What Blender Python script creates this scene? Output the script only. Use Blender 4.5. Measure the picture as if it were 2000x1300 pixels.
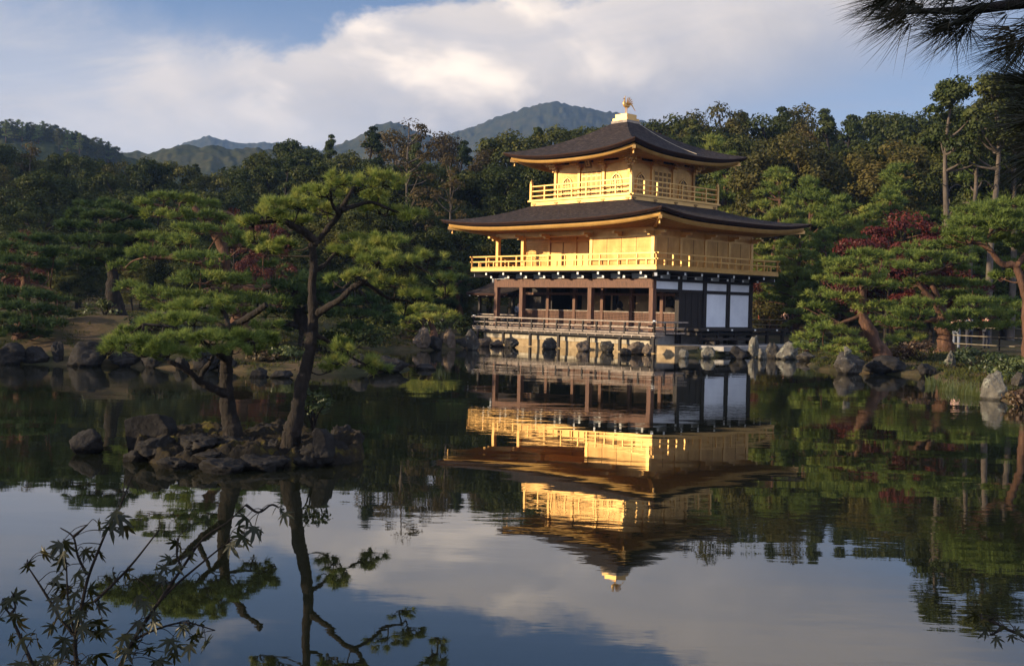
import bpy, math, random
import numpy as np
from mathutils import Vector, Matrix, Euler
R = math.radians
for _o in list(bpy.data.objects): bpy.data.objects.remove(_o)
SC = bpy.context.scene
COL = SC.collection
# ------------------------------------------------------------------ camera
F_PX, HC, PITCH, ROLL = 2188.4, 2.21, -0.0238, 0.0219
cp, sp, cr, sr = math.cos(PITCH), math.sin(PITCH), math.cos(ROLL), math.sin(ROLL)
CAM = np.array([0.0, 0.0, HC])
AD = np.array([0, cp, sp]); AU = np.array([0, -sp, cp]); AX = np.array([1.0, 0, 0])
RIGHT = cr * AX + sr * AU; UP = -sr * AX + cr * AU
cam_data = bpy.data.cameras.new('camera'); cam = bpy.data.objects.new('camera', cam_data); COL.objects.link(cam)
cam_data.sensor_width = 36; cam_data.lens = F_PX / 2000 * 36; cam_data.clip_start = 0.05; cam_data.clip_end = 20000
M = Matrix.Identity(4)
for i in range(3):
    M[i][0] = RIGHT[i]; M[i][1] = UP[i]; M[i][2] = -AD[i]; M[i][3] = CAM[i]
cam.matrix_world = M
SC.camera = cam
def at(u, v, d):
    return CAM + d * (AD + (u - 1000) / F_PX * RIGHT + (650 - v) / F_PX * UP)
def on_plane(u, v, z=0.0):
    r = AD + (u - 1000) / F_PX * RIGHT + (650 - v) / F_PX * UP
    return CAM + r * ((z - HC) / r[2])
# ------------------------------------------------------------------ light, sky, exposure
SC.view_settings.view_transform = 'Standard'; SC.view_settings.look = 'None'
SC.view_settings.exposure = 0.95; SC.view_settings.gamma = 1.0
SC.render.engine = 'CYCLES'
SC.cycles.use_denoising = True
SC.cycles.max_bounces = 6; SC.cycles.diffuse_bounces = 3; SC.cycles.glossy_bounces = 4
SC.cycles.transparent_max_bounces = 4; SC.cycles.volume_bounces = 0
SC.cycles.sample_clamp_indirect = 4.0
SUN_EL, SUN_TOWARD = R(13.5), R(15)
SUNV = Vector((-math.cos(SUN_TOWARD) * math.cos(SUN_EL), -math.sin(SUN_TOWARD) * math.cos(SUN_EL), math.sin(SUN_EL)))
sd = bpy.data.lights.new('sun', 'SUN'); sun = bpy.data.objects.new('sun', sd); COL.objects.link(sun)
sd.energy = 4.8; sd.angle = R(0.55); sd.color = (1.0, 0.80, 0.52)
sun.rotation_euler = SUNV.to_track_quat('Z', 'Y').to_euler()
sun.location = (-60, -10, 40)
W = bpy.data.worlds.new('World'); SC.world = W; W.use_nodes = True
def build_world():
    nt = W.node_tree; nt.nodes.clear(); N = nt.nodes.new; L = nt.links.new
    out = N('ShaderNodeOutputWorld'); bg = N('ShaderNodeBackground'); L(bg.outputs[0], out.inputs[0])
    bg.inputs[1].default_value = 0.06
    sky = N('ShaderNodeTexSky'); sky.sky_type = 'NISHITA'; sky.sun_disc = False
    sky.sun_elevation = SUN_EL
    sky.sun_rotation = math.atan2(SUNV.x, SUNV.y)
    sky.air_density = 1.0; sky.dust_density = 0.6; sky.ozone_density = 1.6
    tc = N('ShaderNodeTexCoord'); sep = N('ShaderNodeSeparateXYZ'); L(tc.outputs['Generated'], sep.inputs[0])
    def m(op, a, b=None, c=None, clamp=False):
        n = N('ShaderNodeMath'); n.operation = op; n.use_clamp = clamp
        for i, x in enumerate((a, b, c)):
            if x is None: continue
            if isinstance(x, (int, float)): n.inputs[i].default_value = x
            else: L(x, n.inputs[i])
        return n.outputs[0]
    def mr(x, a, b, c=0.0, d=1.0):
        n = N('ShaderNodeMapRange'); n.interpolation_type = 'SMOOTHSTEP'
        L(x, n.inputs[0])
        for i, q in enumerate((a, b, c, d)): n.inputs[i + 1].default_value = q
        return n.outputs[0]
    yy = m('MAXIMUM', sep.outputs[1], 0.35)
    X = m('DIVIDE', sep.outputs[0], yy); Z = m('DIVIDE', sep.outputs[2], yy)
    comb = N('ShaderNodeCombineXYZ'); L(X, comb.inputs[0]); L(Z, comb.inputs[1])
    def noise(scale, sx, sz, det=6, rough=0.55, dist=0.0, rot=0.0, off=0.0):
        mp = N('ShaderNodeMapping'); mp.inputs['Scale'].default_value = (sx, sz, 1); mp.inputs['Rotation'].default_value = (0, 0, rot)
        mp.inputs['Location'].default_value = (off, off * .7, off * .3)
        L(comb.outputs[0], mp.inputs[0])
        n = N('ShaderNodeTexNoise'); n.inputs['Scale'].default_value = scale; n.inputs['Detail'].default_value = det
        n.inputs['Roughness'].default_value = rough; n.inputs['Distortion'].default_value = dist
        L(mp.outputs[0], n.inputs['Vector']); return n.outputs[0]
    n1 = noise(7, 1, 1.5, 8, .62, .3, -.35, 3.1)
    n2 = noise(4.2, 1, 3.4, 5, .55, .6, -.42, 7.7)
    n3 = noise(9, 1, 1.5, 4, .5, .3, -.3, 1.3)
    n4 = noise(2.2, 1, 2.6, 3, .5, .4, -.3, 4.4)
    def mixc(fac, a, b):
        n = N('ShaderNodeMix'); n.data_type = 'RGBA'
        if isinstance(fac, (int, float)): n.inputs[0].default_value = fac
        else: L(fac, n.inputs[0])
        for i, q in ((6, a), (7, b)):
            if isinstance(q, tuple): n.inputs[i].default_value = (*q, 1)
            else: L(q, n.inputs[i])
        return n.outputs[2]
    # upper edge of the great cloud, a shallow V with its notch a little left of centre
    ax = m('ADD', X, .215)
    edge = m('ADD', .226, m('MAXIMUM', m('MULTIPLY', ax, .27), m('MULTIPLY', ax, -.10)))
    s = m('ADD', m('SUBTRACT', Z, edge), m('MULTIPLY', m('SUBTRACT', n1, .5), .13))
    soft = mr(X, -.16, -.34)
    upper = m('ADD', m('MULTIPLY', mr(s, .010, -.016), m('SUBTRACT', 1.0, soft)), m('MULTIPLY', mr(s, .045, -.07), soft))
    rb = m('ADD', .13, m('MULTIPLY', m('SUBTRACT', Z, .17), 2.6))
    t = m('ADD', m('SUBTRACT', X, rb), m('MULTIPLY', m('SUBTRACT', n2, .5), .30))
    right = mr(t, .18, -.12)
    body = m('MULTIPLY', upper, right)
    streak = m('MULTIPLY', mr(n2, .50, .74), .50)
    dens = m('MULTIPLY', m('MULTIPLY', body, mr(n2, .22, .62, .70, 1.0)), m('SUBTRACT', 1.0, m('MULTIPLY', m('MULTIPLY', soft, mr(Z, .13, .20)), mr(n2, .58, .34, 0.0, .42))))
    mask = m('MAXIMUM', dens, streak)
    # the cloud is whitest below its lit upper rim and in a few puffs, greyer underneath
    rim = m('MULTIPLY', mr(s, -.15, -.03), mr(n4, .30, .62, .35, 1.0))
    puff = mr(n3, .44, .66)
    core = m('MULTIPLY', mr(m('ABSOLUTE', m('ADD', X, .08)), .30, .06), mr(Z, .12, .19))
    lit = m('ADD', m('MULTIPLY', rim, .42), m('MULTIPLY', m('MULTIPLY', puff, core), .62), clamp=True)
    col = mixc(lit, CLOUD_LOW, CLOUD_LIT)
    tint = N('ShaderNodeMix'); tint.data_type = 'RGBA'; tint.blend_type = 'MULTIPLY'; tint.inputs[0].default_value = 1.0
    L(sky.outputs[0], tint.inputs[6]); tint.inputs[7].default_value = SKYTINT
    blue = mixc(m('MULTIPLY', mr(Z, .34, .02), .85), tint.outputs[2], HORIZON)
    pale = m('MULTIPLY', mr(Z, .20, .08), mr(X, .02, -.22))
    front = mixc(m('MAXIMUM', m('MULTIPLY', mask, .95), m('MULTIPLY', pale, .75)), blue, mixc(m('MULTIPLY', pale, .8), col, CLOUD_PALE))
    # unseen sky behind and beside the viewer, brightened with an added bluish fill light
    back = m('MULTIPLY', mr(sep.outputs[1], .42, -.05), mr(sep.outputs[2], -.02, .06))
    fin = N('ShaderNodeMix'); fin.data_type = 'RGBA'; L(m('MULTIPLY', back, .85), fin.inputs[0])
    L(front, fin.inputs[6]); fin.inputs[7].default_value = (*BACK_FILL, 1)
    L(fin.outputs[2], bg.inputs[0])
SKYTINT = (.85, .95, 1.2, 1)
CLOUD_LOW, CLOUD_LIT, CLOUD_PALE, HORIZON, BACK_FILL = (4.7, 4.5, 4.6), (13.6, 11.3, 8.9), (6.6, 6.4, 6.3), (4.5, 5.0, 6.4), (8.8, 10.0, 13.2)
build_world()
# ------------------------------------------------------------------ tagging helpers
def tag(o, label=None, cat=None, group=None, kind=None):
    if label: o['label'] = label
    if cat: o['category'] = cat
    if group: o['group'] = group
    if kind: o['kind'] = kind
    return o
def thing(name, label, cat, loc=(0, 0, 0), rotz=0.0, group=None, scale=None):
    o = bpy.data.objects.new(name, None); COL.objects.link(o)
    o.location = tuple(float(q) for q in loc); o.rotation_euler = (0, 0, rotz); o.empty_display_size = .3
    if scale: o.scale = (scale,) * 3 if not isinstance(scale, tuple) else scale
    return tag(o, label, cat, group)
def link(name, me, mat=None, parent=None, mats=None):
    o = bpy.data.objects.new(name, me); COL.objects.link(o)
    if mats is None: mats = [mat] if mat else []
    if len(me.materials) == 0:
        for q in mats: me.materials.append(q)
    if parent is not None: o.parent = parent
    return o
def copy_tree(o, parent=None):
    c = o.copy(); COL.objects.link(c)
    if parent is not None: c.parent = parent
    for ch in list(o.children): copy_tree(ch, c)
    return c
def mesh_np(name, V, Fs, smooth=False):
    """V (n,3); Fs an (m,k) int array or a list of such arrays"""
    if not isinstance(Fs, (list, tuple)): Fs = [Fs]
    Fs = [np.asarray(f, dtype=np.int32) for f in Fs if len(f)]
    V = np.asarray(V, dtype=np.float32)
    me = bpy.data.meshes.new(name)
    me.vertices.add(len(V)); me.vertices.foreach_set('co', V.ravel())
    nl = sum(f.size for f in Fs); npoly = sum(len(f) for f in Fs)
    me.loops.add(nl); me.loops.foreach_set('vertex_index', np.concatenate([f.ravel() for f in Fs]))
    me.polygons.add(npoly)
    tot = np.concatenate([np.full(len(f), f.shape[1], np.int32) for f in Fs])
    st = np.concatenate([[0], np.cumsum(tot)[:-1]]).astype(np.int32)
    me.polygons.foreach_set('loop_start', st)
    try: me.polygons.foreach_set('loop_total', tot)
    except Exception: pass
    if smooth: me.polygons.foreach_set('use_smooth', np.ones(npoly, dtype=bool))
    me.update(calc_edges=True); me.validate()
    return me
class MB:
    """gathers boxes, bars, tubes and prisms and links them as one mesh object"""
    def __init__(s): s.v = []; s.f = []; s.mi = []; s.cur = 0
    def add(s, vs, fs):
        b = len(s.v); s.v += [tuple(float(c) for c in q) for q in vs]
        s.f += [tuple(i + b for i in q) for q in fs]; s.mi += [s.cur] * len(fs); return s
    def box(s, x0, x1, y0, y1, z0, z1):
        return s.add([(x0, y0, z0), (x1, y0, z0), (x1, y1, z0), (x0, y1, z0), (x0, y0, z1), (x1, y0, z1), (x1, y1, z1), (x0, y1, z1)],
                     [(0, 3, 2, 1), (4, 5, 6, 7), (0, 1, 5, 4), (1, 2, 6, 5), (2, 3, 7, 6), (3, 0, 4, 7)])
    def bar(s, a, b, w, h, up=(0, 0, 1)):
        a = np.array(a, float); b = np.array(b, float); d = b - a; d /= np.linalg.norm(d)
        up = np.array(up, float); r = np.cross(d, up)
        if np.linalg.norm(r) < 1e-6: r = np.cross(d, (1, 0, 0))
        r /= np.linalg.norm(r); u = np.cross(r, d)
        vs = [p + i * r * w / 2 + j * u * h / 2 for p in (a, b) for i, j in ((-1, -1), (1, -1), (1, 1), (-1, 1))]
        return s.add(vs, [(0, 3, 2, 1), (4, 5, 6, 7), (0, 1, 5, 4), (1, 2, 6, 5), (2, 3, 7, 6), (3, 0, 4, 7)])
    def tube(s, pts, rad, n=8):
        V, Q = tube_np(pts, rad, n)
        return s.add(V, [tuple(q) for q in Q])
    def prism(s, poly, z0, z1, fn=None):
        """polygon (x,y) extruded z0..z1; fn maps (x,y,z) to a point"""
        n = len(poly); fn = fn or (lambda x, y, z: (x, y, z))
        vs = [fn(x, y, z0) for x, y in poly] + [fn(x, y, z1) for x, y in poly]
        fs = [tuple(range(n))[::-1], tuple(range(n, 2 * n))] + [(i, (i + 1) % n, n + (i + 1) % n, n + i) for i in range(n)]
        return s.add(vs, fs)
    def build(s, name, mat, parent=None, smooth=False):
        me = bpy.data.meshes.new(name); me.from_pydata(s.v, [], s.f)
        mats = mat if isinstance(mat, (list, tuple)) else [mat]
        for q in mats: me.materials.append(q)
        if len(mats) > 1: me.polygons.foreach_set('material_index', s.mi)
        if smooth: me.polygons.foreach_set('use_smooth', np.ones(len(me.polygons), dtype=bool))
        me.update(); return link(name, me, None, parent)
def tube_np(pts, rad, n=8, cap=True):
    P = np.array(pts, float); m = len(P); rad = np.broadcast_to(np.array(rad, float), (m,))
    T = np.gradient(P, axis=0); T /= (np.linalg.norm(T, axis=1, keepdims=True) + 1e-9)
    ref = np.array([0.31, 0.17, 0.93]) if abs(T[0][2]) < .8 else np.array([.9, .3, .1])
    u = np.cross(T[0], ref); u /= np.linalg.norm(u); V = []
    for i in range(m):
        u = u - T[i] * (u @ T[i]); u /= (np.linalg.norm(u) + 1e-9); w = np.cross(T[i], u)
        a = np.arange(n) * 2 * np.pi / n
        V.append(P[i] + rad[i] * (np.cos(a)[:, None] * u + np.sin(a)[:, None] * w))
    V = np.concatenate(V); Q = []
    for i in range(m - 1):
        for j in range(n): Q.append((i * n + j, i * n + (j + 1) % n, (i + 1) * n + (j + 1) % n, (i + 1) * n + j))
    if cap and n == 4: Q += [(3, 2, 1, 0), tuple((m - 1) * n + j for j in range(4))]
    if cap and n != 4:
        V = np.vstack([V, P[0], P[-1]]); a, b = m * n, m * n + 1
        Q += [(a, (j + 1) % n, j, j) for j in range(n)] + [(b, (m - 1) * n + j, (m - 1) * n + (j + 1) % n, (m - 1) * n + (j + 1) % n) for j in range(n)]
        Q = [q if q[2] != q[3] else q[:3] for q in Q]
    return V, Q
def spline(pts, k=5):
    P = np.array(pts, float)
    if len(P) < 3: return P
    E = np.vstack([2 * P[0] - P[1], P, 2 * P[-1] - P[-2]]); out = []
    for i in range(1, len(E) - 2):
        for t in np.arange(k) / k:
            a, b, c, d = E[i - 1], E[i], E[i + 1], E[i + 2]
            out.append(.5 * ((2 * b) + (c - a) * t + (2 * a - 5 * b + 4 * c - d) * t * t + (3 * b - a - 3 * c + d) * t ** 3))
    out.append(P[-1]); return np.array(out)
# smooth value noise for numpy arrays
_rs = np.random.RandomState(5); _TAB = _rs.rand(64, 64, 64).astype(np.float32)
def vnoise(x, y, z=0.0):
    x, y, z = np.broadcast_arrays(np.asarray(x, float), np.asarray(y, float), np.asarray(z, float))
    i, j, k = np.floor(x).astype(int), np.floor(y).astype(int), np.floor(z).astype(int)
    fx, fy, fz = x - i, y - j, z - k
    fx, fy, fz = fx * fx * (3 - 2 * fx), fy * fy * (3 - 2 * fy), fz * fz * (3 - 2 * fz)
    g = lambda a, b, c: _TAB[(i + a) & 63, (j + b) & 63, (k + c) & 63]
    l = lambda a, b, t: a + (b - a) * t
    return l(l(l(g(0, 0, 0), g(1, 0, 0), fx), l(g(0, 1, 0), g(1, 1, 0), fx), fy), l(l(g(0, 0, 1), g(1, 0, 1), fx), l(g(0, 1, 1), g(1, 1, 1), fx), fy), fz)
def fbm(x, y, z=0.0, o=4, g=.5):
    s = 0; a = 1.0; t = 0
    for q in range(o):
        s = s + a * vnoise(np.asarray(x) * 2 ** q + q * 7.3, np.asarray(y) * 2 ** q + q * 3.1, np.asarray(z) * 2 ** q + q * 5.7); t += a; a *= g
    return s / t
# ------------------------------------------------------------------ materials
def mat_new(name):
    m = bpy.data.materials.new(name); m.use_nodes = True; nt = m.node_tree; nt.nodes.clear()
    return m, nt, nt.nodes.new, nt.links.new
def ramp(N, L, fac, stops):
    r = N('ShaderNodeValToRGB'); L(fac, r.inputs[0]); e = r.color_ramp.elements
    while len(e) < len(stops): e.new(0.5)
    for q, (p, c) in zip(e, stops): q.position = p; q.color = (*c, 1)
    return r.outputs[0]
def surf(name, stops, scale=3.0, rough=.7, metal=0.0, bump=.2, bscale=None, detail=6, coord='Object', stretch=(1, 1, 1), spec=.4, bdist=.03, extra=None, ior=None):
    m, nt, N, L = mat_new(name)
    out = N('ShaderNodeOutputMaterial'); p = N('ShaderNodeBsdfPrincipled'); L(p.outputs[0], out.inputs[0])
    tc = N('ShaderNodeTexCoord'); mp = N('ShaderNodeMapping'); L(tc.outputs[coord], mp.inputs[0]); mp.inputs['Scale'].default_value = stretch
    n = N('ShaderNodeTexNoise'); n.inputs['Scale'].default_value = scale; n.inputs['Detail'].default_value = detail; n.inputs['Roughness'].default_value = .6
    L(mp.outputs[0], n.inputs['Vector'])
    c = ramp(N, L, n.outputs[0], stops); L(c, p.inputs['Base Color'])
    p.inputs['Roughness'].default_value = rough; p.inputs['Metallic'].default_value = metal
    p.inputs['Specular IOR Level'].default_value = spec
    if bump:
        n2 = N('ShaderNodeTexNoise'); n2.inputs['Scale'].default_value = bscale or scale * 4; n2.inputs['Detail'].default_value = 8; n2.inputs['Roughness'].default_value = .65
        L(mp.outputs[0], n2.inputs['Vector'])
        b = N('ShaderNodeBump'); b.inputs['Strength'].default_value = bump; b.inputs['Distance'].default_value = bdist
        L(n2.outputs[0], b.inputs['Height']); L(b.outputs[0], p.inputs['Normal'])
    if extra: extra(nt, N, L, p, mp, locals())
    return m
def boards(axis, freq, strength=.5, dist=.02):
    def fn(nt, N, L, p, mp, loc):
        w = N('ShaderNodeTexWave'); w.wave_type = 'BANDS'; w.bands_direction = axis; w.wave_profile = 'SAW'
        w.inputs['Scale'].default_value = freq; w.inputs['Distortion'].default_value = .25; w.inputs['Detail'].default_value = 1
        L(mp.outputs[0], w.inputs['Vector'])
        b = N('ShaderNodeBump'); b.inputs['Strength'].default_value = strength; b.inputs['Distance'].default_value = dist
        L(w.outputs[1], b.inputs['Height'])
        if p.inputs['Normal'].is_linked: L(p.inputs['Normal'].links[0].from_socket, b.inputs['Normal'])
        L(b.outputs[0], p.inputs['Normal'])
    return fn
def leaf(name, stops, scale=1.5, trans=.3, rough=.6, vary=.25, gloss=.06):
    m, nt, N, L = mat_new(name)
    out = N('ShaderNodeOutputMaterial'); tc = N('ShaderNodeNewGeometry')
    n = N('ShaderNodeTexNoise'); n.inputs['Scale'].default_value = scale; n.inputs['Detail'].default_value = 5; n.inputs['Roughness'].default_value = .7
    L(tc.outputs['Position'], n.inputs['Vector'])
    oi = N('ShaderNodeObjectInfo')
    a = N('ShaderNodeMath'); a.operation = 'MULTIPLY_ADD'; L(oi.outputs['Random'], a.inputs[0]); a.inputs[1].default_value = vary
    b = N('ShaderNodeMath'); b.operation = 'SUBTRACT'; L(n.outputs[0], b.inputs[0]); b.inputs[1].default_value = vary / 2
    L(b.outputs[0], a.inputs[2])
    c = ramp(N, L, a.outputs[0], stops)
    d = N('ShaderNodeBsdfDiffuse'); t = N('ShaderNodeBsdfTranslucent'); L(c, d.inputs[0]); L(c, t.inputs[0])
    mx = N('ShaderNodeMixShader'); mx.inputs[0].default_value = trans; L(d.outputs[0], mx.inputs[1]); L(t.outputs[0], mx.inputs[2])
    g = N('ShaderNodeBsdfGlossy'); g.inputs['Roughness'].default_value = rough; g.inputs[0].default_value = (.6, .6, .6, 1)
    m2 = N('ShaderNodeMixShader'); m2.inputs[0].default_value = gloss; L(mx.outputs[0], m2.inputs[1]); L(g.outputs[0], m2.inputs[2])
    L(m2.outputs[0], out.inputs[0]); return m
MT = {}
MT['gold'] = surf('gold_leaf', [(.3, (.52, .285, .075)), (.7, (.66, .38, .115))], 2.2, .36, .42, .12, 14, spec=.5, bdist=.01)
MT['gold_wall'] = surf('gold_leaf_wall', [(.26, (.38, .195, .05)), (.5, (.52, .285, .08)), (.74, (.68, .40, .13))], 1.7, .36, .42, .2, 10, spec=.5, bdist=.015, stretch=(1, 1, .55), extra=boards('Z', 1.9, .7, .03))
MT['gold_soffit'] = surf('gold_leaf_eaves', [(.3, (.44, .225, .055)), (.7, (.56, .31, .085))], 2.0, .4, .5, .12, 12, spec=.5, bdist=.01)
MT['gold_dark'] = surf('aged_gilding', [(.3, (.16, .085, .03)), (.7, (.28, .16, .055))], 5.0, .5, .7, .2, 16, spec=.4, bdist=.01)
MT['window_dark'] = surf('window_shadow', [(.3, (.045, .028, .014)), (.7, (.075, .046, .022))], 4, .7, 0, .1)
MT['shingle'] = surf('bark_shingle', [(.3, (.008, .006, .006)), (.48, (.022, .015, .013)), (.6, (.045, .031, .026)), (.72, (.085, .060, .048))], 4.5, .95, 0, 1.0, 14, stretch=(1, 1, 2.5), spec=.2, bdist=.05)
MT['shingle_edge'] = surf('shingle_edge', [(.3, (.022, .011, .008)), (.7, (.062, .027, .017))], 6, .85, 0, .6, 30, stretch=(.4, .4, 6), spec=.2)
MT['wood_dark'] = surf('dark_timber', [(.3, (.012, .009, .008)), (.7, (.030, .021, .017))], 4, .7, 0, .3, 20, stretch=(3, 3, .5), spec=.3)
MT['wood_red'] = surf('red_brown_timber', [(.3, (.070, .030, .017)), (.7, (.155, .070, .040))], 4, .65, 0, .3, 20, stretch=(3, 3, .6), spec=.3)
MT['wood_deck'] = surf('weathered_timber', [(.3, (.10, .060, .042)), (.7, (.26, .18, .135))], 5, .75, 0, .3, 22, stretch=(1, 1, 3), spec=.3)
MT['wood_grey'] = surf('grey_timber', [(.3, (.16, .12, .095)), (.7, (.36, .29, .23))], 5, .75, 0, .3, 22, spec=.3)
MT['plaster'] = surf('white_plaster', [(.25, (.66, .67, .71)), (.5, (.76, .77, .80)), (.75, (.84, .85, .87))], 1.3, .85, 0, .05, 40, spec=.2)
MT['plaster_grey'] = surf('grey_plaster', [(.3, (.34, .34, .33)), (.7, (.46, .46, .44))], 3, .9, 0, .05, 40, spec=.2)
MT['white_tip'] = surf('white_painted_end', [(.3, (.7, .68, .64)), (.7, (.82, .8, .76))], 3, .7, 0, 0)
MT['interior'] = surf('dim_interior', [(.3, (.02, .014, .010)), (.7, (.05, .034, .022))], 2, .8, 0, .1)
MT['screen'] = surf('painted_screen', [(.2, (.20, .12, .05)), (.5, (.50, .31, .14)), (.75, (.66, .43, .2))], 1.2, .8, 0, 0, detail=4)
MT['stone_wall'] = surf('yellow_stone', [(.25, (.13, .088, .048)), (.5, (.27, .19, .105)), (.75, (.38, .285, .17))], 2.6, .9, 0, .5, 11, spec=.2)
MT['stone_cap'] = surf('pale_stone_course', [(.3, (.27, .225, .165)), (.7, (.45, .39, .30))], 3, .9, 0, .3, 14, spec=.2)
MT['stone_slab'] = surf('grey_stone_slab', [(.25, (.17, .155, .145)), (.7, (.31, .285, .26))], 3, .85, 0, .4, 14, spec=.3)
def rockmat(name, stops, lichen=(.42, .42, .36), amt=.62):
    def fn(nt, N, L, p, mp, loc):
        v = N('ShaderNodeTexVoronoi'); v.inputs['Scale'].default_value = 5.5; L(mp.outputs[0], v.inputs['Vector'])
        n = N('ShaderNodeTexNoise'); n.inputs['Scale'].default_value = 3.3; n.inputs['Detail'].default_value = 9; n.inputs['Roughness'].default_value = .75
        L(mp.outputs[0], n.inputs['Vector'])
        r = N('ShaderNodeMapRange'); r.inputs[1].default_value = amt - .07; r.inputs[2].default_value = amt + .05; L(n.outputs[0], r.inputs[0])
        mx = N('ShaderNodeMix'); mx.data_type = 'RGBA'; L(r.outputs[0], mx.inputs[0])
        L(p.inputs['Base Color'].links[0].from_socket, mx.inputs[6]); mx.inputs[7].default_value = (*lichen, 1)
        g = N('ShaderNodeNewGeometry'); sz = N('ShaderNodeSeparateXYZ'); L(g.outputs['Position'], sz.inputs[0])
        wz = N('ShaderNodeMath'); wz.operation = 'MULTIPLY_ADD'; L(n.outputs[0], wz.inputs[0]); wz.inputs[1].default_value = -.12; L(sz.outputs[2], wz.inputs[2])
        wr = N('ShaderNodeMapRange'); L(wz.outputs[0], wr.inputs[0]); wr.inputs[1].default_value = -.02; wr.inputs[2].default_value = .03; wr.inputs[3].default_value = .38; wr.inputs[4].default_value = 1.0
        wet = N('ShaderNodeMix'); wet.data_type = 'RGBA'; wet.blend_type = 'MULTIPLY'; wet.inputs[0].default_value = 1.0
        L(mx.outputs[2], wet.inputs[6]); L(wr.outputs[0], wet.inputs[7]); L(wet.outputs[2], p.inputs['Base Color'])
    return surf(name, stops, 2.4, .9, 0, 1.0, 7, spec=.08, bdist=.08, extra=fn)
MT['rock_grey'] = rockmat('grey_boulder', [(.25, (.022, .020, .018)), (.55, (.052, .045, .039)), (.8, (.11, .095, .08))], (.20,.19,.155), amt=.62)
MT['rock_dark'] = rockmat('dark_boulder', [(.25, (.012, .011, .011)), (.55, (.028, .025, .023)), (.8, (.055, .047, .041))], (.09, .08, .065), .68)
MT['rock_tan'] = rockmat('tan_boulder', [(.25, (.05, .036, .027)), (.55, (.125, .092, .066)), (.8, (.23, .175, .13))], (.26,.24,.2), amt=.66)
MT['rock_pale'] = rockmat('pale_lichen_boulder', [(.25, (.06, .055, .047)), (.55, (.12, .107, .088)), (.8, (.21, .19, .155))], (.30, .30, .23), .6)
MT['bark'] = surf('pine_bark', [(.25, (.007, .006, .005)), (.55, (.020, .015, .012)), (.8, (.055, .039, .031))], 9, .9, 0, 1.0, 22, coord='Object', stretch=(1, 1, .35), spec=.2, bdist=.05)
MT['bark_red'] = surf('red_pine_bark', [(.25, (.028, .016, .011)), (.55, (.085, .043, .027)), (.8, (.18, .098, .06))], 6, .9, 0, .8, 20, stretch=(1, 1, .4), spec=.2, bdist=.04)
MT['bark_pale'] = surf('pale_tree_bark', [(.25, (.035, .029, .023)), (.7, (.13, .10, .078))], 4, .9, 0, .6, 14, stretch=(1, 1, .3), spec=.2)
MT['soil'] = surf('bank_soil', [(.25, (.018, .020, .009)), (.45, (.036, .034, .015)), (.6, (.075, .052, .028)), (.8, (.12, .078, .045))], .55, .95, 0, .7, 5, spec=.1, bdist=.08)
MT['moss'] = surf('mossy_soil', [(.28, (.010, .009, .008)), (.48, (.022, .018, .014)), (.56, (.034, .025, .013)), (.64, (.075, .060, .014)), (.72, (.11, .090, .018)), (.82, (.10, .048, .02))], 3.2, .95, 0, .9, 22, spec=.1, bdist=.05)
MT['needle_near'] = leaf('pine_needles_island', [(.25, (0.0465, 0.0734, 0.0193)), (.48, (0.1442, 0.1875, 0.0434)), (.68, (0.3139, 0.3057, 0.0722)), (.85, (0.4884, 0.3668, 0.1204))], 4.5, .28, .5, .1, .01)
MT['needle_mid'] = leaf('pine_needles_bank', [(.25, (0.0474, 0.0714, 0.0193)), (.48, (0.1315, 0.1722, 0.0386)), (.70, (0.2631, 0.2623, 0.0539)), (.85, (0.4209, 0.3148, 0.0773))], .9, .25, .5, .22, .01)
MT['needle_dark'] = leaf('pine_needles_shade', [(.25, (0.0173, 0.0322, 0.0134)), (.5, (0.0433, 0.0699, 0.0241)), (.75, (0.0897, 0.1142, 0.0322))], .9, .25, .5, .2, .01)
MT['leaf_ever'] = leaf('evergreen_leaves', [(.2, (0.0149, 0.0208, 0.0064)), (.45, (0.0321, 0.0415, 0.0100)), (.65, (0.0618, 0.0646, 0.0145)), (.85, (0.1051, 0.0900, 0.0200))], .35, .2, .5, .4, .012)
MT['leaf_olive'] = leaf('olive_leaves', [(.2, (0.0217, 0.0247, 0.0077)), (.45, (0.0487, 0.0474, 0.0137)), (.65, (0.0857, 0.0721, 0.0188)), (.85, (0.1262, 0.0872, 0.0239))], .4, .25, .5, .35, .012)
MT['leaf_brown'] = leaf('autumn_brown_leaves', [(.2, (0.0267, 0.0197, 0.0099)), (.5, (0.0648, 0.0465, 0.0182)), (.75, (0.1067, 0.0761, 0.0248)), (.9, (0.1220, 0.0492, 0.0207))], .5, .25, .5, .3, .012)
MT['leaf_conif'] = leaf('conifer_leaves', [(.2, (0.0143, 0.0216, 0.0084)), (.45, (0.0315, 0.0432, 0.0127)), (.7, (0.0658, 0.0729, 0.0190)), (.9, (0.1001, 0.0945, 0.0211))], .35, .15, .5, .35, .012)
MT['leaf_red'] = leaf('red_maple_leaves', [(.25, (0.0280, 0.0072, 0.0063)), (.5, (0.0680, 0.0126, 0.0108)), (.8, (0.1360, 0.0288, 0.0180))], .9, .3, .5, .2, .02)
MT['leaf_red_dim'] = leaf('dull_red_maple_leaves', [(.25, (.030, .010, .008)), (.5, (.07, .017, .012)), (.8, (.12, .035, .02))], .9, .3, .5, .2, .02)
MT['needle_dim'] = leaf('overhanging_needles', [(.25, (.010, .012, .007)), (.55, (.022, .022, .010)), (.8, (.060, .036, .016))], 9, .2, .5, .1, .03)
MT['leaf_bush'] = leaf('bush_leaves', [(.2, (.018, .030, .010)), (.5, (.045, .062, .018)), (.8, (.095, .105, .028))], 1.6, .25, .5, .3, .04)
MT['leaf_heath'] = leaf('brown_bush_leaves', [(.2, (.035, .022, .012)), (.5, (.085, .045, .022)), (.8, (.12, .095, .03))], 1.6, .25, .5, .3, .04)
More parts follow.
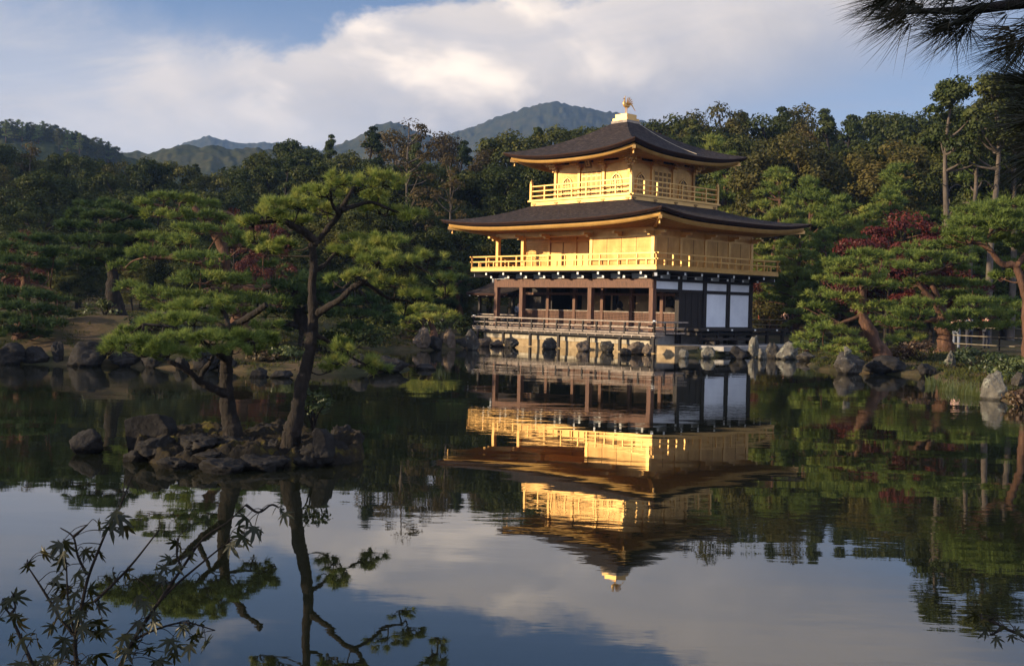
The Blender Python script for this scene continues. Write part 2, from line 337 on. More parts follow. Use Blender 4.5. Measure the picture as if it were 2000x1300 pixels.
MT['leaf_maple'] = leaf('maple_sapling_leaves', [(.25, (0.0077, 0.0101, 0.0024)), (.5, (0.0179, 0.0190, 0.0036)), (.66, (0.0350, 0.0246, 0.0048)), (.82, (0.0765, 0.0235, 0.0066))], 9, .3, .4, .1, .03)
MT['reed'] = leaf('reed_blades', [(.3, (.06, .085, .02)), (.6, (.14, .145, .035)), (.8, (.24, .19, .06))], 2.5, .3, .5, .1, .05)
MT['grass'] = leaf('grass_blades', [(.3, (.05, .07, .02)), (.7, (.11, .12, .04))], 4, .3, .5, .1, .05)
# ------------------------------------------------------------------ the gilded pavilion (local frame: x east, y north, south front on y = 0)
BX, BY, PHI = 7.1011, 56.9779, -0.8135
cph, sph = math.cos(PHI), math.sin(PHI)
def loc2w(x, y, z=0.0): return np.array([BX + cph * x - sph * y, BY + sph * x + cph * y, z])
BAY = 2.12; XW = -11.66; XA = -4.24; XB = -9.54; YN = 8.48
MX, MY, S3 = -6.2754, 4.8288, 2.785
pav = thing('gilded_pavilion', 'three storey gilded temple pavilion with dark shingle roofs standing at the edge of the pond', 'temple', (BX, BY, 0), PHI)
G, GW, GS, GD = MT['gold'], MT['gold_wall'], MT['gold_soffit'], MT['gold_dark']
WD, WR, WK, WG = MT['wood_dark'], MT['wood_red'], MT['wood_deck'], MT['wood_grey']
def P(mb, name, mat, parent=pav, label=None, smooth=False):
    o = mb.build(name, mat, parent, smooth)
    if label: o['label'] = label
    return o
def part_box(name, mat, *b, parent=pav, label=None):
    return P(MB().box(*b), name, mat, parent, label)
# --- foundation, floors
part_box('foundation', MT['stone_slab'], XW + .1, -.1, .25, YN - .1, -.3, .86)
part_box('veranda_floor', WK, XW - .12, .12, -.12, BAY + .02, 1.02, 1.15)
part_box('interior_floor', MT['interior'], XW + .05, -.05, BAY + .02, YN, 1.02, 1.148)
# east steps and veranda boards (dark, in shade)
mb = MB(); mb.box(.125, 1.55, 1.9, YN + 1.6, 1.15, 1.27); P(mb, 'east_veranda', WD)
mb = MB(); mb.box(.2, 1.35, 1.98, YN + 1.5, .92, 1.06); P(mb, 'veranda_beam', WD)
mb = MB(); mb.box(1.6, 2.25, 2.1, YN - 2.3, .70, .80)
for yy in (2.4, 4.3, 6.0): mb.box(1.65, 2.2, yy - .06, yy + .06, .45, .70)
P(mb, 'wooden_step', WD)
for yy in np.arange(2.3, YN + 1.6, 1.5):
    P(MB().box(1.25, 1.40, yy - .07, yy + .07, .35, 1.15), 'veranda_post', WD)
mb = MB()
for yy in np.arange(2.6, YN + 1.4, 2.1): mb.box(1.551, 1.60, yy - .05, yy + .05, 1.165, 1.25)
P(mb, 'beam_cap', MT['white_tip'])
# --- low waterside deck along the south front, with its railing
DK = .937
mb = MB(); mb.box(XW - DK - .05, DK + .05, -DK - .05, -.135, .86, .935)
for i, x in enumerate(np.arange(XW - DK + .3, DK, .62)): mb.box(x - .03, x + .03, -DK - .02, -.2, .79, .86)
P(mb, 'waterside_deck', WG)
P(MB().box(XW - DK, DK, -DK + .02, -DK + .16, .74, .86), 'deck_beam', WD)
mb = MB(); mb.box(XW - DK - .05, XW - .13, -.13, 3.2, .862, .933); P(mb, 'deck_return', WG)
for x in np.linspace(XW - DK + .25, DK - .12, 7):
    P(MB().box(x - .07, x + .07, -DK + .03, -DK + .15, .05, .74), 'deck_post', WD)
def low_rail(a, b, n, name):
    a = np.array(a); b = np.array(b); mb = MB()
    up = np.array([0, 0, 1.])
    d = (b - a) / np.linalg.norm(b - a)
    mb.bar(a + up * 1.57 - d * .18, b + up * 1.57 + d * .18, .09, .07)
    mb.bar(a + up * 1.285, b + up * 1.285, .05, .055); mb.bar(a + up * 1.01 - d * .1, b + up * 1.01 + d * .1, .08, .07)
    o = P(mb, name, WG)
    for i in range(n + 1):
        q = a + (b - a) * i / n
        P(MB().box(q[0] - .045, q[0] + .045, q[1] - .045, q[1] + .045, .936, 1.534), 'post', WD, o)
    return o
low_rail((XW - DK, -DK, 0), (DK, -DK, 0), 14, 'deck_railing')
low_rail((DK, -DK, 0), (DK, 1.55, 0), 3, 'deck_railing')
low_rail((XW - DK, -DK, 0), (XW - DK, 3.1, 0), 4, 'deck_railing')
for q in ((DK, -DK), (XW - DK, -DK)):
    P(MB().box(q[0] - .06, q[0] + .06, q[1] - .06, q[1] + .06, 1.61, 1.66), 'rail_cap', MT['white_tip'])
# --- first storey
def column(x, y, z0, z1, mat, w=.26, name='column'):
    P(MB().box(x - w / 2, x + w / 2, y - w / 2, y + w / 2, z0, z1), name, mat)
for x in (XW, XB, XA, 0): column(x, 0, .4, 3.75, WR)
for k in range(1, 5): column(0, BAY * k, .4, 4.0, WD)
for k in range(1, 5): column(XW, BAY * k, .4, 4.0, WD)
for x in (-9.54, -7.42, -5.3, -3.18, -1.06): column(x, YN, .4, 4.0, WD)
for x in (-9.54, -7.42, -5.3, -3.18, -1.06): column(x, BAY, 1.15, 3.75, WR, .2)
P(MB().box(XW - .1, .1, -.16, .16, 3.30, 3.64).box(XW - .1, .1, -.09, .09, 3.641, 3.76), 'tie_beam', WR)
P(MB().box(XW + .13, -.131, BAY - .07, BAY + .07, 2.92, 3.06).box(XW + .13, -.131, BAY - .07, BAY + .07, 1.15, 1.24), 'lintel', WR)
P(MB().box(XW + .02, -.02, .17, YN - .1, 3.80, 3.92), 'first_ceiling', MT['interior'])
mb = MB()
for x in np.arange(XW + .5, 0, .53): mb.box(x - .05, x + .05, .2, BAY - .1, 3.66, 3.80)
P(mb, 'ceiling_rafters', WR)
def lattice(x0, x1, z0, z1, y, name, mat, frame, sx=.085, sz=.085, w=.03, back=None):
    mb = MB()
    for x in np.arange(x0 + sx, x1 - .03, sx): mb.box(x - w / 2, x + w / 2, y - .03, y, z0, z1)
    for z in np.arange(z0 + sz, z1 - .02, sz): mb.box(x0, x1, y - .042, y - .012, z - w / 2, z + w / 2)
    o = P(mb, name, mat)
    P(MB().box(x0 - .03, x1 + .03, y - .06, y + .03, z1, z1 + .05), 'top_frame', frame, o); P(MB().box(x0 - .03, x1 + .03, y - .06, y + .03, z0 - .05, z0), 'bottom_frame', frame, o)
    if back: P(MB().box(x0, x1, y + .002, y + .025, z0, z1), 'backing', back, o)
    return o
xs = [XW, -9.54, -7.42, -5.3, -3.18, -1.06, 0]
for a, b in zip(xs[:-1], xs[1:]):
    lattice(a + .13, b - .13, 1.29, 2.02, BAY - .02, 'lattice_panel', WR, WG, .105, .085, .04, MT['interior'])
# interior: rear partition with painted screens, dark bay at the west
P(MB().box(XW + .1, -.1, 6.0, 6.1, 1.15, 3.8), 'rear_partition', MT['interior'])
P(MB().box(XW + .14, -9.6, BAY + .35, BAY + .45, 1.15, 3.3), 'dark_partition', WD)
for a, b in ((-9.2, -7.7), (-6.9, -5.5), (-5.0, -3.5), (-2.9, -1.5), (-1.1, -.25)):
    P(MB().box(a, b, 4.6, 4.65, 1.3, 3.0), 'painted_screen', MT['screen'])
P(MB().box(XW + .02, XW + .10, BAY, YN, 1.15, 3.80), 'west_wall', WD)
P(MB().box(XW, 0, YN - .05, YN + .05, 1.15, 3.80), 'north_wall', WD)
for x in (-6.3, -2.4): P(MB().box(x - .12, x + .12, 4.2, 4.44, 1.15, 3.8), 'inner_column', WD)
# east face: door bay, white panels
P(MB().box(-.06, .05, BAY + .13, 2 * BAY - .13, 1.27, 3.16), 'wooden_door', WD)
P(MB().box(.05, .075, BAY + .5, BAY + .54, 1.3, 3.1).box(.05, .075, BAY + 1.04, BAY + 1.08, 1.3, 3.1).box(.05, .075, BAY + 1.58, BAY + 1.62, 1.3, 3.1), 'door_batten', WD)
for k in (2, 3):
    P(MB().box(-.06, .03, BAY * k + .14, BAY * (k + 1) - .14, 1.33, 3.10), 'plaster_panel', MT['plaster'])
for k in range(4):
    P(MB().box(-.05, .04, BAY * k + .13, BAY * (k + 1) - .13, 3.27, 3.66), 'upper_panel', MT['plaster'])
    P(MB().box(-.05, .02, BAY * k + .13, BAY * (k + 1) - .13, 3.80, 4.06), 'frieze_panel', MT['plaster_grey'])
P(MB().box(-.11, .10, .131, YN - .131, 3.11, 3.265), 'east_lintel', WD)
P(MB().box(-.11, .11, .131, YN - .131, 3.665, 3.795), 'east_tie_beam', WD)
P(MB().box(-.11, .10, 2 * BAY, YN - .131, 1.15, 1.325), 'east_sill', WD)
for a, b in zip((XW, XB, XA - BAY, XA, -BAY), (XB, XA - BAY, XA, -BAY, 0)):
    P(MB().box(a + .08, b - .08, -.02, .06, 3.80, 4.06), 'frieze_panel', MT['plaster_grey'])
# --- balcony of the second storey
O2 = 1.1134
P(MB().box(XW - O2 + .05, O2 - .05, -O2 + .05, YN + O2 - .05, 4.13, 4.27), 'balcony_floor', WD)
fz0, fz1 = 4.19, 4.35
P(MB().box(XW - O2, O2, -O2, -O2 + .10, fz0, fz1).box(O2 - .10, O2, -O2 + .10, YN + O2 - .1, fz0, fz1)
  .box(XW - O2, XW - O2 + .1, -O2 + .1, YN + O2 - .1, fz0, fz1).box(XW - O2, O2, YN + O2 - .1, YN + O2, fz0, fz1)
  .box(XW - O2 + .1, O2 - .1, -O2 + .1, YN + O2 - .1, 4.272, 4.33), 'balcony_fascia', G)
def joist(a, b, w=.15, h=.17, tip=True):
    a = np.array(a, float); b = np.array(b, float); d = (b - a) / np.linalg.norm(b - a)
    o = P(MB().bar(a, b, w, h), 'joist', WD)
    if tip: P(MB().bar(b, b + d * .02, w * .8, h * .8), 'joist_cap', MT['white_tip'], o)
for x in np.linspace(XW + .03, -.03, 9):
    joist((x, .1, 4.045), (x, -.92, 4.045)); joist((x + .0, .1, 3.865), (x + .0, -.52, 3.865), .17, .15)
for y in np.linspace(.03, YN - .03, 7):
    joist((-.1, y, 4.04), (.92, y, 4.04)); joist((-.1, y, 3.86), (.52, y, 3.86), .17, .15)
for x, y, dx, dy in ((0, 0, 1, -1), (XW, 0, -1, -1), (0, YN, 1, 1)):
    joist((x, y, 3.955), (x + dx * .95, y + dy * .95, 3.955), .17, .2)
P(MB().bar((XW - .8, -.75, 4.10), (.8, -.75, 4.10), .12, .06).bar((.75, -.7, 4.101), (.75, YN + .8, 4.101), .12, .06), 'balcony_purlin', WD)
def rail(a, b, n, name, zs, ztop, mat, w=.07, short=True, ext=.0, z0=None, pw=.075):
    a = np.array([*a, 0.]); b = np.array([*b, 0.]); d = (b - a) / np.linalg.norm(b - a); up = np.array([0, 0, 1.])
    mb = MB()
    for z, e in zip(zs, (ext, ext * .8, 0.0)): mb.bar(a + up * z - d * e, b + up * z + d * e, w, w * .9)
    o = P(mb, name, mat)
    n2 = n * 2 if short else n
    for i in range(n2 + 1):
        q = a + (b - a) * i / n2
        h = ztop if (i % 2 == 0 or not short) else zs[1]
        P(MB().box(q[0] - pw / 2, q[0] + pw / 2, q[1] - pw / 2, q[1] + pw / 2, z0, h - .02), 'post', mat, o)
    return o
c4 = [(XW - O2 + .05, -O2 + .05), (O2 - .05, -O2 + .05), (O2 - .05, YN + O2 - .05), (XW - O2 + .05, YN + O2 - .05)]
for (a, b, n) in ((c4[0], c4[1], 11), (c4[1], c4[2], 8), (c4[0], c4[3], 8), (c4[3], c4[2], 10)):
    rail(a, b, n, 'balcony_railing', (5.02, 4.73, 4.40), 5.02, G, .075, True, .16, 4.351)
# --- second storey
Z2, T2 = 4.33, 6.30
for x in (XW, XB, XA, 0): column(x, 0, Z2, T2, G, .2)
for k in range(1, 5): column(0, BAY * k, Z2, T2, G, .2)
for x in (XW, -9.54, -7.42): column(x, BAY, Z2, T2, G, .18)
P(MB().box(XA + .1, -.101, -.05, .05, Z2, T2), 'south_wall', GW)
P(MB().box(-.05, .05, .101, YN, Z2, T2), 'east_wall', GW)
P(MB().box(XW, -.051, YN - .05, YN + .05, Z2, T2), 'north_wall', GW)
P(MB().box(XW - .05, XW + .05, BAY + .1, YN - .051, Z2, T2), 'west_wall', GW)
P(MB().box(XW + .1, XA, BAY + .02, BAY + .12, Z2, T2), 'recessed_wall', GW)
P(MB().box(XA - .05, XA + .05, .101, BAY, Z2, T2), 'return_wall', GW)
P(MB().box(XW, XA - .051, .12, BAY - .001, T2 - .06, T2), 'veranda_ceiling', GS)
P(MB().box(XW - .05, .05, -.12, .12, T2 + .001, T2 + .16).box(-.12, .12, .121, YN, T2 + .001, T2 + .16), 'wall_plate', G)
P(MB().box(XW + .1, XA - .1, -.06, .06, T2 - .20, T2), 'south_lintel', G)
P(MB().box(XA + .1, -.1, .051, .085, 0, .01) if False else MB().box(XA + .101, -.102, -.075, -.051, 5.93, 6.02), 'head_rail', G)
for i in range(4):
    w = (4.24 - .2) / 4; a = XA + .1 + i * w
    P(MB().box(a + .015, a + w - .015, -.068, -.051, Z2 + .12, 5.92), 'shutter', GW)
for i in range(4):
    for j in range(2):
        y0 = BAY * i + .11 + j * .95
        P(MB().box(.051, .062, y0 + .01, y0 + .94, Z2 + .1, 5.9), 'shutter', GW)
P(MB().box(.051, .085, .11, YN - .1, 5.91, 6.0), 'head_rail', G)
for i in range(1, 4):
    a = XA + .1 + i * (4.24 - .2) / 4
    P(MB().box(a - .014, a + .014, -.082, -.0515, Z2 + .12, 5.92), 'batten', GD)
for i in range(4): P(MB().box(.0515, .075, BAY * i + 1.045, BAY * i + 1.075, Z2 + .1, 5.9), 'batten', GD)
lattice(XW + .22, XB - .12, 5.05, 5.86, BAY + .02, 'lattice_window', G, G, .12, .11, .04, GD)
for i in range(5):
    w = 5.0 / 5; a = XB + .12 + i * w
    P(MB().box(a + .02, a + w - .02, BAY - .02, BAY + .018, Z2 + .02, 5.90), 'sliding_door', G)
    P(MB().box(a - .02, a + .019, BAY - .045, BAY + .019, Z2 + .02, 5.92), 'door_stile', GD)
P(MB().box(XW + .1, XA - .06, BAY - .05, BAY + .017, 5.95, 6.08), 'recess_lintel', G)
# --- roofs
def roof(name, ext, core, z_mid, upturn, z_top, thick, prof, nS=28, nT=16, pw=3.0):
    """ext/core: (x0,x1,y0,y1) of eave and top rectangles; returns z(eave) function"""
    ex0, ex1, ey0, ey1 = ext; cx0, cx1, cy0, cy1 = core
    E = [(ex0, ey0), (ex1, ey0), (ex1, ey1), (ex0, ey1)]; Cc = [(cx0, cy0), (cx1, cy0), (cx1, cy1), (cx0, cy1)]
    def zf(s, t): return z_mid + (z_top - z_mid) * (prof * t + (1 - prof) * t * t) + upturn * abs(2 * s - 1) ** pw * (1 - t) ** 2
    V, Q = [], []
    ss = .5 - .5 * np.cos(np.linspace(0, np.pi, nS + 1)); ss = .5 * ss + .5 * np.linspace(0, 1, nS + 1)
    ts = np.linspace(0, 1, nT + 1)
    for k in range(4):
        a, b = np.array(E[k]), np.array(E[(k + 1) % 4]); c, d = np.array(Cc[k]), np.array(Cc[(k + 1) % 4]); base = len(V)
        for t in ts:
            for s in ss:
                p = (a + (b - a) * s) * (1 - t) + (c + (d - c) * s) * t
                V.append((p[0], p[1], zf(s, t)))
        for j in range(nT):
            for i in range(nS):
                q = base + j * (nS + 1) + i; Q.append((q, q + 1, q + nS + 2, q + nS + 1))
    top = link(name, mesh_np(name, V, np.array(Q), True), MT['shingle'], pav)
    # cut edge of the shingle courses and its underside
    V, Q = [], []
    for k in range(4):
        a, b = np.array(E[k]), np.array(E[(k + 1) % 4]); base = len(V)
        cen = np.array([(ex0 + ex1) / 2, (ey0 + ey1) / 2])
        def ins(p, m):
            return np.array([p[0] - np.sign(p[0] - cen[0]) * m if abs(p[0] - cen[0]) > abs(ex1 - ex0) / 2 - 1e-6 else p[0], p[1] - np.sign(p[1] - cen[1]) * m if abs(p[1] - cen[1]) > abs(ey1 - ey0) / 2 - 1e-6 else p[1]])
        for m, dz in ((0, .0), (.02, -thick * .45), (.07, -thick * .47), (.10, -thick), (.9, -thick - .02 + .16)):
            aa, bb = ins(a, m), ins(b, m)
            for s in ss:
                p = aa + (bb - aa) * s
                V.append((p[0], p[1], z_mid + upturn * abs(2 * s - 1) ** pw * (1 - min(m, .5) * .3) + dz))
        for j in range(4):
            for i in range(nS):
                q = base + j * (nS + 1) + i; Q.append((q, q + nS + 1, q + nS + 2, q + 1))
    link('shingle_edge', mesh_np('shingle_edge', V, np.array(Q)), MT['shingle_edge'], top)
    return top
def eaves(parent, ext, inset, wall, z_mid, upturn, th, z_wall, sp, pw=3.0, nS=28):
    """gilded fascia under the shingles, sloping soffit with rafters down to the wall plate"""
    ex0, ex1, ey0, ey1 = ext; wx0, wx1, wy0, wy1 = wall
    f0 = (ex0 + inset, ex1 - inset, ey0 + inset, ey1 - inset)
    C4 = lambda r: [np.array(q) for q in ((r[0], r[2]), (r[1], r[2]), (r[1], r[3]), (r[0], r[3]))]
    E, Wl = C4(f0), C4(wall)
    Ei = C4((f0[0] + .1, f0[1] - .1, f0[2] + .1, f0[3] - .1))
    ss = np.linspace(0, 1, nS + 1); V, Q = [], []; V2, Q2 = [], []
    zz = lambda s: upturn * abs(2 * s - 1) ** pw
    for k in range(4):
        a, b = E[k], E[(k + 1) % 4]; c, d = Ei[k], Ei[(k + 1) % 4]; e, f = Wl[k], Wl[(k + 1) % 4]; base = len(V)
        rows = [((a, b), 0, 1.0), ((a, b), -th, 1.0), ((c, d), -th, 1.0), ((c, d), -th + .05, .95)]
        for (p0, p1), dz, u in rows:
            for s in ss:
                p = p0 + (p1 - p0) * s; V.append((p[0], p[1], z_mid + zz(s) * u + dz))
        for j in range(3):
            for i in range(nS):
                q = base + j * (nS + 1) + i; Q.append((q, q + nS + 1, q + nS + 2, q + 1))
        base = len(V2)
        for t in np.linspace(0, 1, 7):
            for s in ss:
                p = (c + (d - c) * s) * (1 - t) + (e + (f - e) * s) * t
                zc = z_mid - th + .06 + zz(s) * .95
                V2.append((p[0], p[1], zc * (1 - t) + z_wall * t + .05 * math.sin(math.pi * t)))
        for j in range(6):
            for i in range(nS):
                q = base + j * (nS + 1) + i; Q2.append((q, q + nS + 1, q + nS + 2, q + 1))
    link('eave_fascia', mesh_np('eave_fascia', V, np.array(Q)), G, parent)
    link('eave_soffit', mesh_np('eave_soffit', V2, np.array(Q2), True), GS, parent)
    mb = MB()
    for k in range(4):
        c, d = Ei[k], Ei[(k + 1) % 4]; e, f = Wl[k], Wl[(k + 1) % 4]
        L = np.linalg.norm(d - c); n = int(L / sp)
        for i in range(1, n):
            s = i / n; p = c + (d - c) * s
            ax = (d - c) / L
            q = p - ax * (p - e).dot(ax) + ax * min(max((p - e).dot(ax), 0), np.linalg.norm(f - e)) if False else None
            sx = min(max((p - e).dot(ax), .0), np.linalg.norm(f - e)); q = e + ax * sx
            if abs((p - e).dot(ax) - sx) > 1e-6:
                w = abs((p - e).dot(ax) - sx); nrm = np.array([-ax[1], ax[0]])
                dist = abs((q - p).dot(nrm)); q = p + nrm * max(.25, dist - w) * np.sign((q - p).dot(nrm))
            tt = min(1, np.linalg.norm(q - p) / max(1e-6, abs((e - p).dot(np.array([-ax[1], ax[0]])))))
            z0 = z_mid - th + .03 + zz(s) * .95; z1 = (z_mid - th + .06 + zz(s) * .95) * (1 - tt) + z_wall * tt - .03
            mb.bar((*p, z0), (*q, z1), .075, .09)
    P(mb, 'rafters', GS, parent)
    for k in range(4):
        e = Wl[k]; d = E[k]; v = (d - e) / np.linalg.norm(d - e)
        zt = z_mid - th + upturn
        o = P(MB().bar((*e, z_wall - .02), (*(d + v * .05), zt - .03), .16, .18), 'hip_rafter', G, parent)
        # little bell hanging from the hip
        prof = [(0.005, 0), (.03, -.02), (.045, -.08), (.05, -.15), (.062, -.19), (.03, -.19)]
        b = d - v * .22; V, Qf = [], []
        for r, z in prof:
            for q in range(8): V.append((b[0] + r * math.cos(q * math.pi / 4), b[1] + r * math.sin(q * math.pi / 4), zt - .17 + z))
        for j in range(len(prof) - 1):
            for q in range(8): Qf.append((j * 8 + q, j * 8 + (q + 1) % 8, j * 8 + 8 + (q + 1) % 8, j * 8 + 8 + q))
        ob = link('eave_bell', mesh_np('eave_bell', V, np.array(Qf), True), G, parent)
    return
E2 = 2.3989; ext2 = (XW - E2, E2, -E2, YN + E2)
T3 = S3 + 1.0577
core2 = (MX - T3 + .06, MX + T3 - .06, MY - T3 + .06, MY + T3 - .06)
r2 = roof('lower_roof', ext2, core2, 6.80, .37, 8.02, .17, .62, pw=3.4)
eaves(r2, ext2, .34, (XW - .1, .1, -.1, YN + .1), 6.60, .34, .22, 6.46, .30, 3.4)
# cantilever brackets under the lower eaves
for x in (XW, XB, XA, -BAY, 0, XA - BAY - 1.06):
    P(MB().box(x - .09, x + .09, -.75, -.121, 6.10, 6.22).box(x - .07, x + .07, -.45, -.121, 5.98, 6.10), 'bracket', G)
for k in range(0, 5):
    P(MB().box(.121, .75, BAY * k - .09, BAY * k + .09, 6.10, 6.22).box(.121, .45, BAY * k - .07, BAY * k + .07, 5.98, 6.10), 'bracket', G)
# --- third storey
x0, x1, y0, y1 = MX - T3, MX + T3, MY - T3, MY + T3
P(MB().box(x0 + .05, x1 - .05, y0 + .05, y1 - .05, 7.70, 8.24), 'upper_balcony_base', G)
P(MB().box(x0 - .04, x1 + .04, y0 - .04, y1 + .04, 8.241, 8.36).bar((x0 - .16, y0 + .02, 8.29), (x1 + .16, y0 + .02, 8.29), .09, .08).bar((x1 - .02, y0 - .16, 8.292), (x1 - .02, y1 + .16, 8.292), .09, .08), 'upper_balcony_floor', G)
def cloud_fitting(cx, cy, ax):
    pts = [(-.17, .05), (-.12, .09), (-.05, .10), (0, .075), (.05, .10), (.12, .09), (.17, .05), (.09, .0), (.05, -.06), (0, -.09), (-.05, -.06), (-.09, 0)]
    fn = (lambda a, b, z: (cx + a, cy - z, 8.06 + b)) if ax == 0 else (lambda a, b, z: (cx + z, cy + a, 8.06 + b))
    P(MB().prism(pts, .0, .03, fn), 'metal_fitting', GD)
for i in range(5):
    t = (i + .5) / 5 if i else .04
    cloud_fitting(x0 + .3 + (x1 - x0 - .6) * i / 4, y0 + .05, 0); cloud_fitting(x1 - .05, y0 + .3 + (y1 - y0 - .6) * i / 4, 1)
c4 = [(x0 + .06, y0 + .06), (x1 - .06, y0 + .06), (x1 - .06, y1 - .06), (x0 + .06, y1 - .06)]
for (a, b) in ((c4[0], c4[1]), (c4[1], c4[2]), (c4[0], c4[3]), (c4[3], c4[2])):
    rail(a, b, 7, 'upper_railing', (9.13, 8.85, 8.57), 9.13, G, .07, False, 0, 8.361, .08)
for q in c4:
    o = P(MB().box(q[0] - .075, q[0] + .075, q[1] - .075, q[1] + .075, 8.361, 9.30), 'corner_post', G)
    V = [];
    for z, r in ((9.30, .085), (9.34, .1), (9.40, .085), (9.47, .05), (9.54, .01)):
        V += [(q[0] + r * math.cos(k * math.pi / 4), q[1] + r * math.sin(k * math.pi / 4), z) for k in range(8)]
    Q = [(j * 8 + k, j * 8 + (k + 1) % 8, j * 8 + 8 + (k + 1) % 8, j * 8 + 8 + k) for j in range(4) for k in range(8)]
    link('finial', mesh_np('finial', V, np.array(Q), True), G, o)
a0, a1, b0, b1 = MX - S3, MX + S3, MY - S3, MY + S3
Z3, T3Z = 8.36, 10.36
P(MB().box(a0, a1, b0, b0 + .1, Z3, T3Z), 'south_wall', GW); P(MB().box(a1 - .1, a1, b0 + .1, b1, Z3, T3Z), 'east_wall', GW)
P(MB().box(a0, a1 - .1, b1 - .1, b1, Z3, T3Z), 'north_wall', GW); P(MB().box(a0, a0 + .1, b0 + .1, b1 - .1, Z3, T3Z), 'west_wall', GW)
P(MB().box(a0 + .1, a1 - .1, b0 + .1, b1 - .1, T3Z - .1, T3Z - .02), 'upper_ceiling', GS)
third = 2 * S3 / 3
for i in range(4):
    for (cx, cy) in {(a0 + i * third, b0), (a1, b0 + i * third), (a0, b0 + i * third), (a0 + i * third, b1)}:
        P(MB().box(cx - .085, cx + .085, cy - .085, cy + .085, Z3, T3Z), 'upper_column', G)
P(MB().box(a0 - .1, a1 + .1, b0 - .1, b0 - .001, 10.22, 10.34).box(a1 + .001, a1 + .1, b0, b1 + .1, 10.22, 10.34), 'upper_plate', G)
def bracket3(cx, cy, dx, dy):
    mb = MB(); d = np.array([dx, dy, 0.]); t = np.array([-dy, dx, 0.]); c = np.array([cx, cy, 0.])
    for z, out, w in ((10.02, .16, .16), (10.16, .34, .24), (10.30, .54, .32), (10.44, .74, .30)):
        mb.bar(c + d * .1 + (0, 0, z), c + d * out + (0, 0, z), .13, .10)
        mb.bar(c + d * (out - .04) - t * w + (0, 0, z + .001), c + d * (out - .04) + t * w + (0, 0, z + .001), .11, .09)
        for k in (-1, 0, 1): mb.bar(c + d * (out - .04) + t * w * .85 * k + (0, 0, z + .051), c + d * (out - .04) + t * w * .85 * k + (0, 0, z + .092), .12, .12, (1, 0, 0))
    P(mb, 'bracket', G)
for i in range(4):
    bracket3(a0 + i * third, b0, 0, -1); bracket3(a1, b0 + i * third, 1, 0)
r7 = .7071
bracket3(a1, b0, r7, -r7); bracket3(a0, b0, -r7, -r7); bracket3(a1, b1, r7, r7)
def bell_window(c, ax):
    """cusped bell shaped opening: frame ring, dark pane, gilded lattice"""
    fn = (lambda a, b, z: (c[0] + a, c[1] - z, c[2] + b)) if ax == 0 else (lambda a, b, z: (c[0] + z, c[1] + a, c[2] + b))
    half = [(.46, 0), (.43, .28), (.40, .62), (.37, .80), (.28, .96), (.15, 1.06), (.06, 1.09), (0, 1.16)]
    outer = half + [(-a, b) for a, b in half[-2::-1]]
    inner = [(a * .84, b * .90 + .05) for a, b in outer]
    n = len(outer); V = []; Q = []
    for ring, z in ((outer, .0), (outer, .06), (inner, .06), (inner, .0)): V += [fn(a, b, z) for a, b in ring]
    for j in range(3):
        for i in range(n - 1): Q.append((j * n + i, j * n + i + 1, (j + 1) * n + i + 1, (j + 1) * n + i))
    Q += [(0, n, 2 * n, 3 * n), (n - 1, 2 * n - 1, 3 * n - 1, 4 * n - 1)]
    o = MB().prism(inner, .004, .016, fn).build('bell_window', MT['window_dark'], pav)
    m2 = MB(); m2.add(V, Q); m2.build('frame', G, o)
    m3 = MB()
    for a in (-.26, -.13, 0, .13, .26):
        hgt = 1.0 - abs(a) * .7; q = [fn(a - .022, .06, .02), fn(a + .022, .06, .02)]
        m3.prism([(a - .022, .06), (a + .022, .06), (a + .022, hgt), (a - .022, hgt)], .018, .04, fn)
    for b in (.25, .42, .6, .78): m3.prism([(-.36 + .1 * (b > .7), b - .02), (.36 - .1 * (b > .7), b - .02), (.36 - .1 * (b > .7), b + .02), (-.36 + .1 * (b > .7), b + .02)], .020, .036, fn)
    m3.build('lattice', G, o)
for i in (0, 2):
    bell_window((a0 + third * (i + .5), b0, 8.52), 0); bell_window((a1, b0 + third * (i + .5), 8.52), 1)
def door3(c, ax):
    fn = (lambda a, b, z: (c[0] + a, c[1] - z, c[2] + b)) if ax == 0 else (lambda a, b, z: (c[0] + z, c[1] + a, c[2] + b))
    w = third - .34
    for k in range(4):
        xa = -w / 2 + k * w / 4
        rc = lambda p, q, r, s: [(p, q), (r, q), (r, s), (p, s)]
        o = MB().prism(rc(xa + .015, 0, xa + w / 4 - .015, 1.52), .004, .035, fn).build('door_leaf', G, pav)
        m2 = MB()
        for lo, hi in ((.06, .55), (.63, .85), (.93, 1.15), (1.24, 1.44)):
            m2.prism(rc(xa + .06, lo, xa + w / 4 - .06, hi), .036, .042, fn)
        m2.build('door_panel', GD, o)
door3((MX, b0, 8.40), 0); door3((a1, MY, 8.40), 1)
ext3 = (MX - S3 - 2.2048, MX + S3 + 2.2048, MY - S3 - 2.2048, MY + S3 + 2.2048)
r3 = roof('upper_roof', ext3, (MX - .56, MX + .56, MY - .56, MY + .56), 10.62, .45, 12.86, .18, .62, pw=2.6)
eaves(r3, ext3, .34, (a0 - .1, a1 + .1, b0 - .1, b1 + .1), 10.41, .42, .18, 10.52, .27, 2.6)
